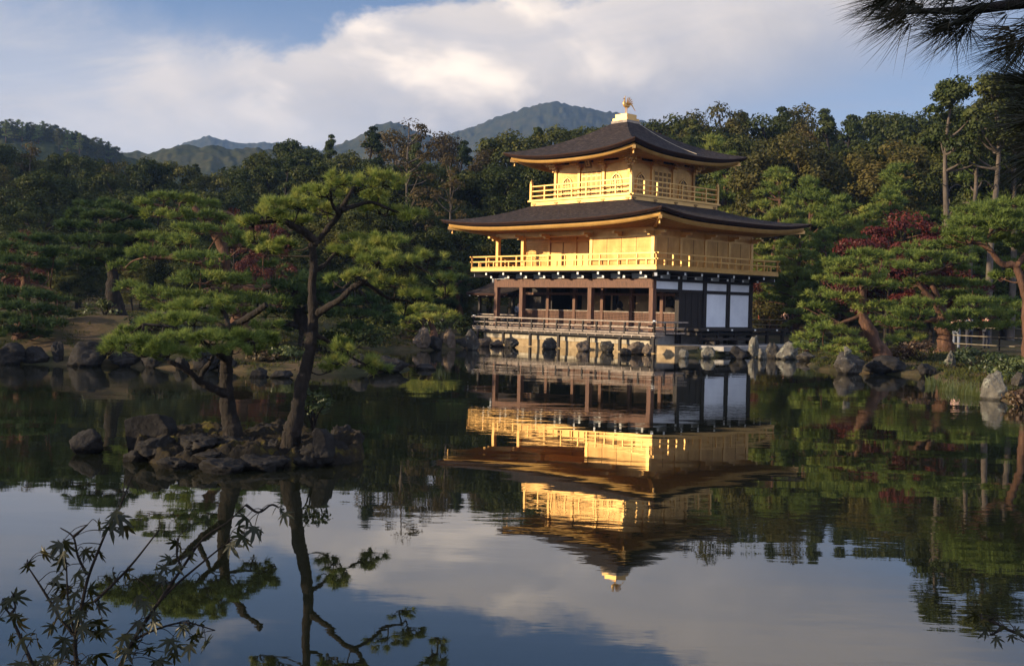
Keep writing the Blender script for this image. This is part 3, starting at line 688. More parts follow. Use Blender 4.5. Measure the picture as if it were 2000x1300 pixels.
# plaque hanging tilted under the south eaves
th = R(22)
fn = lambda a, b, z: (MX + .18 + a, b0 - .42 - z * math.cos(th) - b * math.sin(th), 9.98 + b * math.cos(th) - z * math.sin(th))
pl = MB().prism([(-.24, 0), (.24, 0), (.26, .72), (-.26, .72)], 0, .05, fn).build('name_plaque', GD, pav)
MB().prism([(-.15, .12), (.15, .12), (.15, .60), (-.15, .60)], .051, .06, fn).build('plaque_panel', G, pl)
m = MB()
for z in (.22, .36, .50): m.prism([(-.07, z - .012), (.07, z - .012), (.07, z + .012), (-.07, z + .012)], .061, .068, fn)
for z in (.15, .29, .43): m.prism([(-.012, z), (.012, z), (.012, z + .13), (-.012, z + .13)], .0615, .0675, fn)
m.build('characters', WD, pl)
# lightning cable down the east slope of the upper roof
pts = []
for t in np.linspace(0, 1, 12):
    tt = 1 - t * .86; e0 = ext3[1]; xx = e0 * (1 - tt) + (MX + .56) * tt
    zz_ = 10.62 + 2.24 * (.62 * tt + .38 * tt * tt) + .03
    pts.append((xx + .0, MY + .45 + t * .55, zz_))
MB().tube(pts, .016, 6).build('lightning_cable', MT['stone_cap'], r3)
# pedestal and phoenix
P(MB().box(MX - .6, MX + .6, MY - .6, MY + .6, 12.74, 12.975), 'ridge_box', MT['wood_grey'])
pd = P(MB().box(MX - .54, MX + .54, MY - .54, MY + .54, 12.976, 13.12).box(MX - .43, MX + .43, MY - .43, MY + .43, 13.121, 13.36), 'roof_pedestal', G)
def phoenix():
    c = np.array([MX, MY, 13.36]); fwd = np.array([-.25, -1, 0.]); fwd /= np.linalg.norm(fwd); side = np.array([-fwd[1], fwd[0], 0]); up = np.array([0, 0, 1.])
    q = lambda f, s, z: c + fwd * f + side * s + up * z
    body = MB(); sp_ = spline([q(-.22, 0, .50), q(-.10, 0, .50), q(.05, 0, .52), q(.15, 0, .60), q(.17, 0, .72), q(.12, 0, .82), q(.13, 0, .90), q(.19, 0, .93)], 4)
    rad = np.interp(np.linspace(0, 1, len(sp_)), [0, .14, .3, .45, .6, .75, .88, 1], [.03, .10, .115, .085, .05, .036, .05, .028])
    body.tube(sp_, rad, 10)
    body.bar(q(.18, 0, .93), q(.27, 0, .90), .025, .03)
    for k in (-1, 0, 1): body.bar(q(.13, 0, .93), q(.09 + .03 * k, .03 * k, 1.07), .02, .035)
    o = body.build('phoenix_statue', G, pav, True); o['label'] = 'gilded phoenix statue with raised wings on the roof top'
    for s in (-1, 1):
        MB().tube([q(.0, .06 * s, .46), q(-.01, .065 * s, .25), q(.02, .065 * s, .02)], [.035, .022, .02], 7).bar(q(-.04, .065 * s, .015), q(.1, .065 * s, .015), .05, .03).build('leg', G, o)
        w = MB()
        for i in range(5):
            a = R(78 - i * 13); L = (.42, .45, .40, .32, .24)[i]
            base = q(.05 - .035 * i, .08 * s, .56)
            tip = base + side * s * math.cos(a) * L * .95 + up * math.sin(a) * L - fwd * (.05 + .03 * i)
            w.bar(base, tip, .014, .055, fwd + up * .3)
        w.build('wing', G, o)
    tl = MB()
    for i in range(4):
        h = .22 - i * .10
        p = spline([q(-.18, 0, .52), q(-.30, .02 * (i - 2), .62 + h * .3), q(-.46, .03 * (i - 1.5), .50 + h * .5), q(-.58 - .02 * (i % 2), .05 * (i - 1.5), .30 + h * .5)], 4)
        tl.tube(p, np.linspace(.024, .014, len(p)), 6)
    tl.build('tail', G, o)
phoenix()
# --- small fishing porch on the west side
px0, px1, py0, py1 = XW - 3.3, XW - .16, 1.6, 4.4
zr0, zr1 = 2.95, 3.75
mid = (py0 + py1) / 2
Vt = []
mb = MB(); n = 8
for k in range(n + 1):
    t = k / n; off = (1 - t) * (py1 - py0 + 1.3) / 2; z = zr0 + (zr1 - zr0) * (.6 * t + .4 * t * t)
    Vt.append((off, z))
V = []; Q = []
for sgn in (-1, 1):
    b = len(V)
    for off, z in Vt:
        for x, dz in ((px0 - .55, .06), (px0 + .5, 0), (px1, 0)): V.append((x + (.35 * (z - zr0) if x < px0 else 0), mid + sgn * off, z + dz * (1 - (z - zr0))))
    for k in range(n):
        for i in range(2): q = b + k * 3 + i; Q.append((q, q + 1, q + 4, q + 3))
pr = link('porch_roof', mesh_np('porch_roof', V, np.array(Q), True), MT['shingle'], pav)
V2 = [(x, y, z - .14) for x, y, z in V]; nv = len(V)
rim = []
for b in (0, (n + 1) * 3):
    rim += [(b + i, b + i + 1, nv + b + i + 1, nv + b + i) for i in range(2)] + [(b + k * 3, b + k * 3 + 3, nv + b + k * 3 + 3, nv + b + k * 3) for k in range(n)]
link('roof_edge', mesh_np('roof_edge', V + V2, [np.array(rim), np.array(Q) + nv]), MT['shingle_edge'], pr)
P(MB().box(px0 - .1, px1, mid - .16, mid + .16, zr1 - .04, zr1 + .16).box(px0 - .22, px0 - .1, mid - .22, mid + .22, zr1 - .1, zr1 + .26), 'ridge_cap', MT['plaster_grey'], pr)
for x, y in ((px0, py0), (px0, py1), (px0 + 1.6, py0)): column(x, y, -.2, 2.95, WD, .16, 'porch_post')
P(MB().box(px0 - .3, px1, py0 - .08, py0 + .08, 2.72, 2.9).box(px0 - .3, px1, py1 - .08, py1 + .08, 2.72, 2.9), 'porch_beam', WD)
for i in range(5):
    x = px0 - .3 + i * .78
    o = P(MB().bar((x, mid, 3.4), (x, py0 - .55, 2.86), .09, .1), 'porch_rafter', WD)
    P(MB().box(x - .05, x + .05, py0 - .60, py0 - .56, 2.79, 2.91), 'joist_cap', MT['white_tip'], o)
P(MB().box(px0 - .1, px1 + .2, py0 - .1, py1 + .1, .98, 1.1), 'porch_floor', WK)
low_rail((px0, py0, .12), (px1, py0, .12), 4, 'porch_railing'); low_rail((px0, py0, .12), (px0, py1, .12), 3, 'porch_railing')
# --- stone embankment under the south front, terrace at the south-east corner
emb = thing('stone_embankment', 'low yellow stone retaining wall under the waterside deck of the pavilion', 'wall', (BX, BY, 0), PHI)
MB().box(XW - .6, .25, -.42, .24, -.5, .40).build('wall', MT['stone_wall'], emb)
rs = np.random.RandomState(3); x = XW - .6
while x < .2:
    w = rs.uniform(1.2, 1.9); b = min(x + w, .27); MB().box(x + .012, b - .012, -.46 + rs.uniform(-.01, .01), .2, .403, .70).build('cap_stone', MT['stone_cap'], emb); x = b
slab = thing('stone_landing', 'pale stone landing block at the corner of the deck, just above the water', 'landing', (BX, BY, 0), PHI)
MB().box(.35, 2.1, -.75, 1.2, -.4, .42).build('landing_slab', MT['stone_wall'], slab)
ter = thing('stone_terrace', 'flat grey stone terrace along the shaded east side of the pavilion', 'terrace', (BX, BY, 0), PHI)
MB().box(.26, 3.6, 1.21, 9.6, .22, .44).build('paving', MT['stone_slab'], ter)
for yy in (2.0, 4.2, 6.6, 8.8): MB().box(2.9, 3.3, yy - .2, yy + .2, -.4, .22).build('support_stone', MT['stone_slab'], ter)
# --- seated statues in the dim first-storey hall
def statue(lx, ly, h, label):
    t = thing('seated_statue', label, 'statue', loc2w(lx, ly, 1.15), PHI, 'statues in the ground floor hall')
    V = []; prof = [(0, .52, .40), (.05, .55, .42), (.16, .50, .36), (.24, .34, .26), (.36, .26, .20), (.52, .30, .20), (.62, .27, .17), (.68, .12, .11), (.72, .09, .10), (.78, .125, .135), (.87, .13, .14), (.95, .08, .09), (1.0, .03, .03)]
    n = 16
    for z, a, b in prof: V += [(a * h * math.cos(2 * math.pi * k / n), b * h * math.sin(2 * math.pi * k / n), z * h) for k in range(n)]
    Q = [(j * n + k, j * n + (k + 1) % n, j * n + n + (k + 1) % n, j * n + n + k) for j in range(len(prof) - 1) for k in range(n)]
    link('body', mesh_np('body', V, np.array(Q), True), WD, t)
    m = MB()
    for s in (-1, 1): m.tube(spline([(.29 * s * h, 0, .60 * h), (.37 * s * h, -.06 * h, .42 * h), (.30 * s * h, -.22 * h, .30 * h), (.06 * s * h, -.30 * h, .30 * h)], 4), .06 * h, 8)
    m.build('arms', WD, t, True)
    MB().box(-.6 * h, .6 * h, -.45 * h, .45 * h, -.001, .02).build('plinth', WD, t)
statue(-1.7, 3.6, 1.75, 'dark seated statue in the hall beside the south-east corner column')
statue(-5.6, 3.9, 1.5, 'smaller dark seated statue in the middle of the open hall')
# ------------------------------------------------------------------ pond, ground, hills
POND = np.array([(-60, 3), (-62, 30), (-40, 35.5), (-16.5, 36), (-12.5, 36), (-9, 35.0), (-6.6, 33.6), (-4.6, 35), (-3.3, 37.6), (-4.6, 43), (-7.2, 49.5), (-5.6, 52.8),
    (-3.2, 54.6), (-2.2, 58), (-2.6, 66.6), tuple(loc2w(XW - 1.0, -.3)[:2]), tuple(loc2w(.3, -.3)[:2]), tuple(loc2w(2.2, -.5)[:2]), tuple(loc2w(3.4, 1.0)[:2]), tuple(loc2w(3.5, 9.7)[:2]),
    (14.6, 59.5), (14.4, 53), (12.4, 47), (11.8, 43.2), (13.3, 42.2), (15.2, 40.5), (14.0, 36), (13.2, 31), (12.9, 29), (12.6, 26), (13.2, 18), (12, 8), (8, 3.6), (4.5, 2.5), (-4, 2.5), (-20, 2.2)])
def pond_dist(x, y):
    """signed distance to the shore: positive on land"""
    x = np.asarray(x, float); y = np.asarray(y, float); d2 = np.full(x.shape, 1e12); ins = np.zeros(x.shape, bool)
    n = len(POND)
    for i in range(n):
        ax, ay = POND[i]; bx, by = POND[(i + 1) % n]; dx, dy = bx - ax, by - ay
        t = np.clip(((x - ax) * dx + (y - ay) * dy) / (dx * dx + dy * dy), 0, 1)
        d2 = np.minimum(d2, (x - ax - t * dx) ** 2 + (y - ay - t * dy) ** 2)
        c = ((ay > y) != (by > y)) & (x < (bx - ax) * (y - ay) / (by - ay + 1e-12) + ax); ins ^= c
    return np.where(ins, -1, 1) * np.sqrt(d2)
def ground_z(x, y):
    x = np.asarray(x, float); y = np.asarray(y, float); d = pond_dist(x, y)
    sm = lambda t: np.clip(t, 0, 1) ** 2 * (3 - 2 * np.clip(t, 0, 1))
    left = sm((-x - 4) / 6) * sm((y - 20) / 10)
    h = .22 * sm(d / .35) + (.45 + .75 * left) * sm(d / 6.5) + (fbm(x * .45, y * .45, 1.2) - .5) * .5 * sm(d / 1.5)
    h = h + np.clip(y - 80, 0, 200) * .05
    h = np.where(d < 0, -1.3 * sm(-d / 1.2) + .0, h)
    lx = (x - BX) * cph + (y - BY) * sph; ly = -(x - BX) * sph + (y - BY) * cph
    fp = sm((lx + 17.5) / 1.5) * sm((6 - lx) / 2) * sm((ly + 3) / 1) * sm((14 - ly) / 2)
    return np.where(d < 0, h, h * (1 - fp) + np.minimum(h, .30) * fp)
def coords(lo, hi, step, far):
    a = list(np.arange(lo, hi + 1e-6, step)); s = step; x = hi; r = []
    while x < far: s *= 1.35; x += s; r.append(x)
    s = step; x = lo; l = []
    while x > -far: s *= 1.35; x -= s; l.append(x)
    return np.array(l[::-1] + a + r)
gx, gy = coords(-34, 30, .5, 850), coords(1, 76, .5, 2200)
XX, YY = np.meshgrid(gx, gy)
ZZ = ground_z(XX, YY)
def grid_faces(nx, ny):
    i = np.arange((ny - 1) * (nx - 1)); r, c = i // (nx - 1), i % (nx - 1); q = r * nx + c
    return np.stack([q, q + 1, q + nx + 1, q + nx], 1)
gnd = link('ground', mesh_np('ground', np.stack([XX.ravel(), YY.ravel(), ZZ.ravel()], 1), grid_faces(len(gx), len(gy)), True), MT['soil'])
tag(gnd, kind='structure')
# water
def water_mat():
    m, nt, N, L = mat_new('pond_water')
    out = N('ShaderNodeOutputMaterial'); p = N('ShaderNodeBsdfPrincipled'); L(p.outputs[0], out.inputs[0])
    p.inputs['Base Color'].default_value = (.0075, .0085, .0045, 1); p.inputs['Roughness'].default_value = .012
    p.inputs['IOR'].default_value = 1.75; p.inputs['Specular IOR Level'].default_value = .5
    g = N('ShaderNodeNewGeometry')
    def nz(scale, st, det, seed):
        mp = N('ShaderNodeMapping'); mp.inputs['Scale'].default_value = st; mp.inputs['Location'].default_value = (seed, seed * 2, 0); mp.inputs['Rotation'].default_value = (0, 0, .3)
        L(g.outputs['Position'], mp.inputs[0])
        n = N('ShaderNodeTexNoise'); n.inputs['Scale'].default_value = scale; n.inputs['Detail'].default_value = det; n.inputs['Roughness'].default_value = .5
        L(mp.outputs[0], n.inputs['Vector']); return n.outputs[0]
    fine = nz(2.6, (.55, 1.5, 1), 3, 3.0); broad = nz(.42, (.6, 1.3, 1), 2, 9.0); area = nz(.11, (.5, 1.6, 1), 2, 21.0)
    mr = N('ShaderNodeMapRange'); L(area, mr.inputs[0]); mr.inputs[1].default_value = .47; mr.inputs[2].default_value = .66; mr.inputs[3].default_value = .10; mr.inputs[4].default_value = 1.0
    mu = N('ShaderNodeMath'); mu.operation = 'MULTIPLY'; L(fine, mu.inputs[0]); L(mr.outputs[0], mu.inputs[1])
    b1 = N('ShaderNodeBump'); b1.inputs['Strength'].default_value = 1.0; b1.inputs['Distance'].default_value = .0042; L(mu.outputs[0], b1.inputs['Height'])
    b2 = N('ShaderNodeBump'); b2.inputs['Strength'].default_value = 1.0; b2.inputs['Distance'].default_value = .006; L(broad, b2.inputs['Height']); L(b1.outputs[0], b2.inputs['Normal'])
    L(b2.outputs[0], p.inputs['Normal']); return m
MT['water'] = water_mat()
wv = [(-75, -2, 0), (40, -2, 0), (40, 72, 0), (-75, 72, 0)]
wat = link('water', mesh_np('water', wv, np.array([(0, 1, 2, 3)])), MT['water']); tag(wat, kind='structure')
# wooded hills in the distance
def canopy_mat(name, stops, sc):
    m, nt, N, L = mat_new(name)
    out = N('ShaderNodeOutputMaterial'); d = N('ShaderNodeBsdfDiffuse'); L(d.outputs[0], out.inputs[0])
    g = N('ShaderNodeNewGeometry'); n = N('ShaderNodeTexNoise'); n.inputs['Scale'].default_value = sc; n.inputs['Detail'].default_value = 6; n.inputs['Roughness'].default_value = .75
    L(g.outputs['Position'], n.inputs['Vector']); c = ramp(N, L, n.outputs[0], stops); L(c, d.inputs[0])
    return m
MT['canopy'] = canopy_mat('far_canopy', [(.3, (.016, .020, .010)), (.5, (.034, .036, .015)), (.7, (.065, .055, .022))], .06)
MT['canopy2'] = canopy_mat('hillside_canopy', [(.3, (.012, .017, .008)), (.5, (.026, .031, .012)), (.7, (.052, .050, .018))], .16)
def hill(name, ridge, D, wid, cell, amp, mat, n=420, k=120):
    us = np.array([q[0] for q in ridge], float); vs = np.array([q[1] for q in ridge], float)
    u = np.linspace(us[0], us[-1], n); v = np.interp(u, us, vs)
    ker = np.ones(9) / 9; v = np.convolve(np.pad(v, 4, 'edge'), ker, 'valid')
    top = np.array([at(a, b, D) for a, b in zip(u, v)])
    b = np.linspace(-1, .6, k)
    prof = np.where(b < 0, (1 - np.abs(b)) ** 1.15, 1 - (b / .75) ** 2 * .8)
    Y = top[None, :, 1] + b[:, None] * wid; X = top[None, :, 0] * (Y / top[None, :, 1])
    Z = np.clip(top[None, :, 2], 1, None) * prof[:, None] * (1 - .18 * (1 - prof[:, None]) * (fbm(X / wid * 3, Y / wid * 3, D) * 2 - 1) * 2)
    bump = vnoise(X / cell, Y / cell, 3.3) * .6 + vnoise(X / cell * 2.1, Y / cell * 2.1, 8.1) * .4
    Z = Z + amp * (bump ** 1.3 - .45) * np.clip(prof[:, None] * 4, 0, 1) - 1.0
    o = link(name, mesh_np(name, np.stack([X.ravel(), Y.ravel(), Z.ravel()], 1), grid_faces(n, k)), mat)
    return tag(o, kind='structure')
hill('mountain', [(500, 330), (600, 300), (690, 268), (730, 245), (765, 233), (800, 246), (850, 268), (900, 300), (1000, 330)], 1150, 420, 8, 7, MT['canopy'])
hill('mountain', [(640, 330), (760, 300), (860, 268), (895, 255), (930, 244), (985, 222), (1040, 204), (1090, 196), (1140, 206), (1195, 216), (1260, 236), (1340, 250), (1460, 262), (1600, 300)], 1500, 520, 9, 8, MT['canopy'], 520)
hill('mountain', [(250, 340), (330, 290), (375, 272), (410, 264), (450, 274), (490, 278), (540, 276), (600, 286), (700, 310)], 1700, 400, 9, 7, MT['canopy'])
hill('wooded_hill', [(150, 330), (230, 296), (290, 291), (350, 279), (430, 281), (520, 288), (620, 300), (760, 330)], 620, 190, 6, 5, MT['canopy'])
hill('wooded_hill', [(-700, 180), (-200, 228), (-40, 236), (40, 243), (100, 250), (150, 262), (190, 278), (235, 296), (300, 312), (420, 340)], 360, 120, 5, 4.5, MT['canopy2'])
hill('wooded_bank', [(-900, 330), (0, 345), (450, 365), (900, 330), (1250, 290), (1600, 275), (2100, 240), (3200, 240)], 150, 50, 3.0, 3.0, MT['canopy2'], 700, 60)
# ------------------------------------------------------------------ foliage kernels
def tuft_mesh(P, D, L, n, w, spread, rng, lv=.45):
    k = len(P); P = np.repeat(P, n, 0); D = np.repeat(D, n, 0)
    d = D + spread * rng.randn(*D.shape); d /= np.linalg.norm(d, axis=1, keepdims=True) + 1e-9
    s = np.cross(d, rng.randn(*d.shape)); s /= np.linalg.norm(s, axis=1, keepdims=True) + 1e-9
    ln = L * (1 - lv + 2 * lv * rng.rand(len(d), 1)) * 1.0
    b = P + d * L * .08; t = P + d * ln
    V = np.stack([b - s * w / 2, b + s * w / 2, t], 1).reshape(-1, 3)
    return V, np.arange(len(V)).reshape(-1, 3)
def leaf_quads(C, Nrm, size, rng, asp=.55):
    t = np.cross(Nrm, rng.randn(*Nrm.shape)); t /= np.linalg.norm(t, axis=1, keepdims=True) + 1e-9
    b = np.cross(Nrm, t); b /= np.linalg.norm(b, axis=1, keepdims=True) + 1e-9
    s = size * (.6 + .8 * rng.rand(len(C), 1))
    V = np.stack([C - t * s, C - b * s * asp, C + t * s, C + b * s * asp], 1).reshape(-1, 3)
    return V, np.arange(len(V)).reshape(-1, 4)
def join_mesh(name, parts, smooth=False):
    V, T, Q, o = [], [], [], 0
    for v, f in parts:
        f = np.asarray(f)
        (T if f.shape[1] == 3 else Q).append(f + o); V.append(v); o += len(v)
    fs = ([np.concatenate(T)] if T else []) + ([np.concatenate(Q)] if Q else [])
    return mesh_np(name, np.concatenate(V), fs, smooth)
def tube_obj(name, paths, mat, parent, n=8, rough=.0, seed=1):
    parts = []; rng = np.random.RandomState(seed)
    for pts, rad in paths:
        V, Q = tube_np(pts, rad, n)
        V = np.asarray(V)
        if rough:
            c = np.repeat(np.asarray(pts, float), n, 0); m = len(c); r = np.linalg.norm(V[:m] - c, axis=1, keepdims=True)
            f = fbm(V[:m, 0] * 6, V[:m, 1] * 6, V[:m, 2] * 4)[:, None] - .5
            if n > 14: f = f * .6 + .75 * (np.abs(fbm(V[:m, 0] * 11, V[:m, 1] * 11, V[:m, 2] * 6, 3) * 2 - 1)[:, None] - .22)
            V[:m] = c + (V[:m] - c) * (1 + rough * 2 * f)
        t = [q for q in Q if len(q) == 3]; q4 = [q for q in Q if len(q) == 4]
        parts.append((V, np.array(q4)))
        if t: parts.append((V[[i for q in t for i in q]], np.arange(3 * len(t)).reshape(-1, 3)))
    return link(name, join_mesh(name, parts, True), mat, parent)
def pad_points(c, rx, ry, rz, n, rng, clump=9, sig=.13):
    """shoot positions over the domed top and the ragged rim of a flattened foliage pad"""
    m = max(3, int(n / clump)); th = rng.rand(m) * 2 * np.pi; r = np.sqrt(rng.rand(m)) * .92
    cc = np.stack([np.cos(th) * r, np.sin(th) * r, .25 + .75 * np.sqrt(np.clip(1 - r * r, 0, 1)) * (rng.rand(m) * .9 + .05)], 1)
    cc[:, 2] -= (rng.rand(m) < .2) * .5
    k = rng.randint(0, m, n); q = cc[k] + rng.randn(n, 3) * np.array([sig, sig, sig * 1.2])
    out = q.copy(); out[:, 2] = 0; d = out * .75 + np.array([0, 0, 1.0]) * .8 + rng.randn(n, 3) * .28
    d /= np.linalg.norm(d, axis=1, keepdims=True)
    return c + q * np.array([rx, ry, rz]), d, c + cc * np.array([rx, ry, rz])
def pine(name, label, D, limbs, pads, mat, bark, L=.2, n=9, w=.028, dens=75, spread=.55, seed=0, group=None, twig=.018, ry=.85, name_cat='pine tree', dd_amp=.5, pad_h=1.05, clump=8, sig=.11, drop=0.0, bark_n=10):
    """limbs: [([(u, v, dD)...], r0, r1)] in metres round the picture depth D; pads: (u, v, half width px, half height px[, dD])"""
    rng = np.random.RandomState(seed)
    W3 = lambda q: at(q[0], q[1], D + (q[2] if len(q) > 2 else 0))
    b = W3(limbs[0][0][0]); base = np.array([b[0], b[1], b[2]])
    t = thing(name, label, name_cat, base, 0, group)
    cat_pts = []; cat_r = []
    for i, (pts, r0, r1) in enumerate(limbs):
        wp = spline([W3(q) for q in pts], 6 if bark_n < 14 else 18) - base
        if i == 0: wp = np.vstack([wp[0] - np.array([0, 0, .25]), wp])
        wob = (np.stack([fbm(wp[:, 2] * 1.7, wp[:, 0] * 1.7, seed + i + q) for q in range(3)], 1) - .5) * r0 * 1.3
        wob[:1] = 0; wp = wp + wob
        rad = np.linspace(r0, r1, len(wp)) * (.9 + .25 * fbm(np.arange(len(wp)) * .9, i, seed))
        if i == 0: rad *= 1 + .5 * np.exp(-np.linspace(0, len(pts) - 1, len(rad)) / .45)
        tube_obj('trunk' if i == 0 else 'branch', [(wp, rad)], bark, t, bark_n, .35, seed + i)
        cat_pts.append(wp); cat_r.append(rad)
    S = np.concatenate(cat_pts); parts = []; tw = []
    for p in pads:
        if rng.rand() < drop: continue
        dd = p[4] if len(p) > 4 else rng.uniform(-dd_amp, dd_amp) * 1.2
        c = at(p[0], p[1], D + dd) - base; rx = p[2] * D / F_PX; rz = p[3] * D / F_PX * pad_h
        k = int(dens * math.pi * rx * max(rx * ry, .2) ** 1.0 * 1.15) + 12
        P_, d_, cc = pad_points(c - np.array([0, 0, rz * .45]), rx, rx * ry, rz * 1.25, k, rng, clump, sig)
        parts.append(tuft_mesh(P_, d_, L, n, w, spread, rng))
        # twigs from the nearest limb to the pad and out to its clumps
        a = S[np.argmin(np.linalg.norm(S - (c - np.array([0, 0, rz])), axis=1))]
        hub = c - np.array([0, 0, rz * .55]); midp = (a + hub) / 2 + rng.randn(3) * .06 * np.linalg.norm(hub - a) + np.array([0, 0, -.04])
        if np.linalg.norm(hub - a) > .05: tw.append((spline([a, midp, hub], 4), np.linspace(twig * 1.5, twig, 9)))
        for q in cc[rng.permutation(len(cc))[:7]]:
            m2 = (hub + q) / 2 + rng.randn(3) * .03 + np.array([0, 0, -.10 * rz]); tw.append((spline([hub, m2, q], 3), np.linspace(twig, twig * .35, 7)))
    link('crown', join_mesh('crown', parts), mat, t)
    if tw: tube_obj('twigs', tw, bark, t, 5)
    return t
# ------------------------------------------------------------------ rocks
def ico(sub=3):
    import bmesh
    bm = bmesh.new(); bmesh.ops.create_icosphere(bm, subdivisions=sub, radius=1)
    V = np.array([v.co[:] for v in bm.verts]); Fq = np.array([[v.index for v in f.verts] for f in bm.faces]); bm.free(); return V, Fq
ICO4 = ico(4)
def rock_shape(seed, cuts=9, sharp=.72, craggy=.75):
    rng = np.random.RandomState(seed); V = ICO4[0].copy()
    for i in range(cuts):
        nrm = rng.randn(3); nrm /= np.linalg.norm(nrm); o = rng.uniform(sharp - .22, sharp + .12)
        d = V @ nrm - o; V -= np.clip(d, 0, None)[:, None] * nrm * .92
    f = fbm(V[:, 0] * 1.5 + seed, V[:, 1] * 1.5, V[:, 2] * 1.5, 3) - .5
    g = 1 - np.abs(fbm(V[:, 0] * 2.6 + seed, V[:, 1] * 2.6, V[:, 2] * 3.4, 4) * 2 - 1)
    k = fbm(V[:, 0] * 9 + seed, V[:, 1] * 9, V[:, 2] * 9, 3) - .5
    V = V * (1 + .55 * f + craggy * (.62 * (g - .75) + .16 * k))[:, None]
    V /= np.abs(V).max(0); return V
def rock(u, v, wpx, hpx, mat, label, seed, dy=None, tilt=0.0, z0=0.0, name='rock', group=None, cat='rock', D=None, deep=.85, cuts=9, craggy=.75):
    """u, v: where the middle of its foot meets the water (or height z0); wpx, hpx: size in the picture"""
    p = on_plane(u, v, z0) if D is None else at(u, v, D)
    d = float(np.dot(p - CAM, AD)); w = wpx * d / F_PX; h = hpx * d / F_PX
    V = rock_shape(seed, cuts, .72, craggy); ry = w * .5 * deep
    sink = .22 * h + .05
    V = V * np.array([w / 2, ry, (h + sink) / 2]); V[:, 2] += (h + sink) / 2 - sink
    if tilt: V[:, 0] += V[:, 2] * tilt
    o = link(name, mesh_np(name, V, ICO4[1], True), mat)
    o.location = (float(p[0]), float(p[1] + ry * (.75 if dy is None else dy)), float(p[2]))
    return tag(o, label, cat, group)
# ------------------------------------------------------------------ rocks round the pond
RG, RD, RT, RP = MT['rock_grey'], MT['rock_dark'], MT['rock_tan'], MT['rock_pale']
ROCKS = [
 # left bank
 (12, 712, 63, 44, RD, 'dark rock at the foot of the leftmost bank pine'), (62, 712, 54, 37, RD, 'low dark rock between the leftmost bank pine and the upright boulder'),
 (108, 712, 27, 52, RD, 'narrow pointed dark rock on the left bank'), (163, 716, 82, 56, RD, 'big boulder with a sunlit left flank on the left bank'),
 (128, 700, 30, 28, RT, 'small tan rock leaning on the big left boulder'), (235, 716, 63, 34, RD, 'dark rock under the low needles of the short island pine'),
 (300, 718, 59, 37, RD, 'broad dark rock on the bank behind the short island pine'), (352, 722, 32, 25, RD, 'little grey rock just left of the peaked grey rock'),
 (395, 724, 55, 44, RD, 'peaked grey rock behind the fork of the short island pine'), (440, 724, 39, 28, RD, 'dark rock hidden behind the short pine trunk'),
 (505, 737, 39, 20, RD, 'flat grey rock at the waterline right of the short pine trunk'), (548, 738, 45, 18, RD, 'flat grey rock touching the leaning trunk on the left side'),
 (575, 722, 41, 28, RT, 'pale rock pile behind the leaning trunk'), (640, 728, 54, 28, RD, 'low dark rock right of the leaning trunk behind needles'),
 (758, 728, 82, 34, RD, 'long dark rock sloping into the water right of the tall pine'), (700, 716, 45, 25, RD, 'dark rock above the long sloping rock'),
 # inlet left of the pavilion
 (826, 684, 44, 46, RT, 'tan pointed rock at the inlet below the little sunlit pine'), (850, 684, 40, 30, RD, 'dark rounded rock between the two tan rocks of the inlet'),
 (875, 682, 38, 44, RT, 'layered tan rock of the inlet, like stacked slabs'), (900, 680, 40, 24, RD, 'dark dome rock left of the deck corner'),
 (922, 684, 30, 44, RG, 'grey upright rock under the left end of the deck'), (832, 722, 44, 12, RD, 'rock barely above the water off the inlet'),
 # under the deck
 (946, 677, 35, 22, RT, 'tan block rock under the first deck post'), (972, 677, 31, 14, RT, 'rusty broken rock between the first two deck posts'),
 (996, 679, 35, 26, RG, 'pointed grey boulder under the second deck post'), (1074, 682, 31, 24, RG, 'cracked grey rock under the third deck post'),
 (1136, 686, 31, 26, RT, 'brownish rock under the fourth deck post'), (1185, 688, 31, 27, RG, 'tall egg shaped grey rock under the fifth deck post'),
 (1222, 694, 24, 15, RD, 'small black rock standing in the water before the deck'), (1246, 692, 41, 26, RT, 'tan rock heap left of the deck corner'), (1266, 693, 24, 23, RT, 'narrow tan rock touching the deck corner'),
 # terrace edge
 (1338, 700, 24, 24, RP, 'pale rock under the left edge of the terrace'), (1385, 700, 30, 24, RP, 'pale brown rock under the middle of the terrace'), (1444, 701, 36, 26, RD, 'dark rock under the right edge of the terrace'),
 (1476, 698, 26, 44, RP, 'tall pale lichen rock standing at the terrace end'), (1490, 702, 20, 22, RP, 'small bright rock in front of the tall lichen rock'), (1512, 700, 30, 34, RG, 'grey rock right of the small bright rock'),
 (1540, 702, 44, 36, RP, 'wide lichen spotted rock on the shore beside the low pine boughs'), (1580, 706, 44, 24, RG, 'low grey rock under the pine boughs'), (1612, 712, 30, 16, RD, 'flat dark rock under the drooping right bank pine'),
 # right bank
 (1660, 731, 68, 44, RG, 'big boulder with pale left face below the leaning bank pine'), (1656, 690, 18, 14, RP, 'small pale stone on top of the big boulder'),
 (1742, 731, 96, 36, RD, 'long low dark boulder right of the big bank boulder'), (1815, 736, 40, 26, RD, 'dark shore rock left of the reeds'),
 (1860, 724, 28, 40, RP, 'light grey standing rock above the reeds'), (1812, 724, 28, 20, RP, 'pale stone at the left edge of the reeds'),
 (1932, 748, 24, 34, RP, 'slanting pale rock behind the large shore rock'), (1948, 781, 54, 60, RP, 'large lichen rock at the right shore, standing in the water'),
 (1992, 750, 30, 24, RG, 'grey rock cut by the right edge of the photo'),
]
RZ = {'small pale stone on top of the big boulder': .85, 'light grey standing rock above the reeds': .15, 'grey rock cut by the right edge of the photo': .3, 'dark rock above the long sloping rock': .2}
for i, (u, v, w, h, mt, lab) in enumerate(ROCKS):
    rock(u, v, w, h, mt, lab, 100 + i * 7, z0=RZ.get(lab, 0.0))
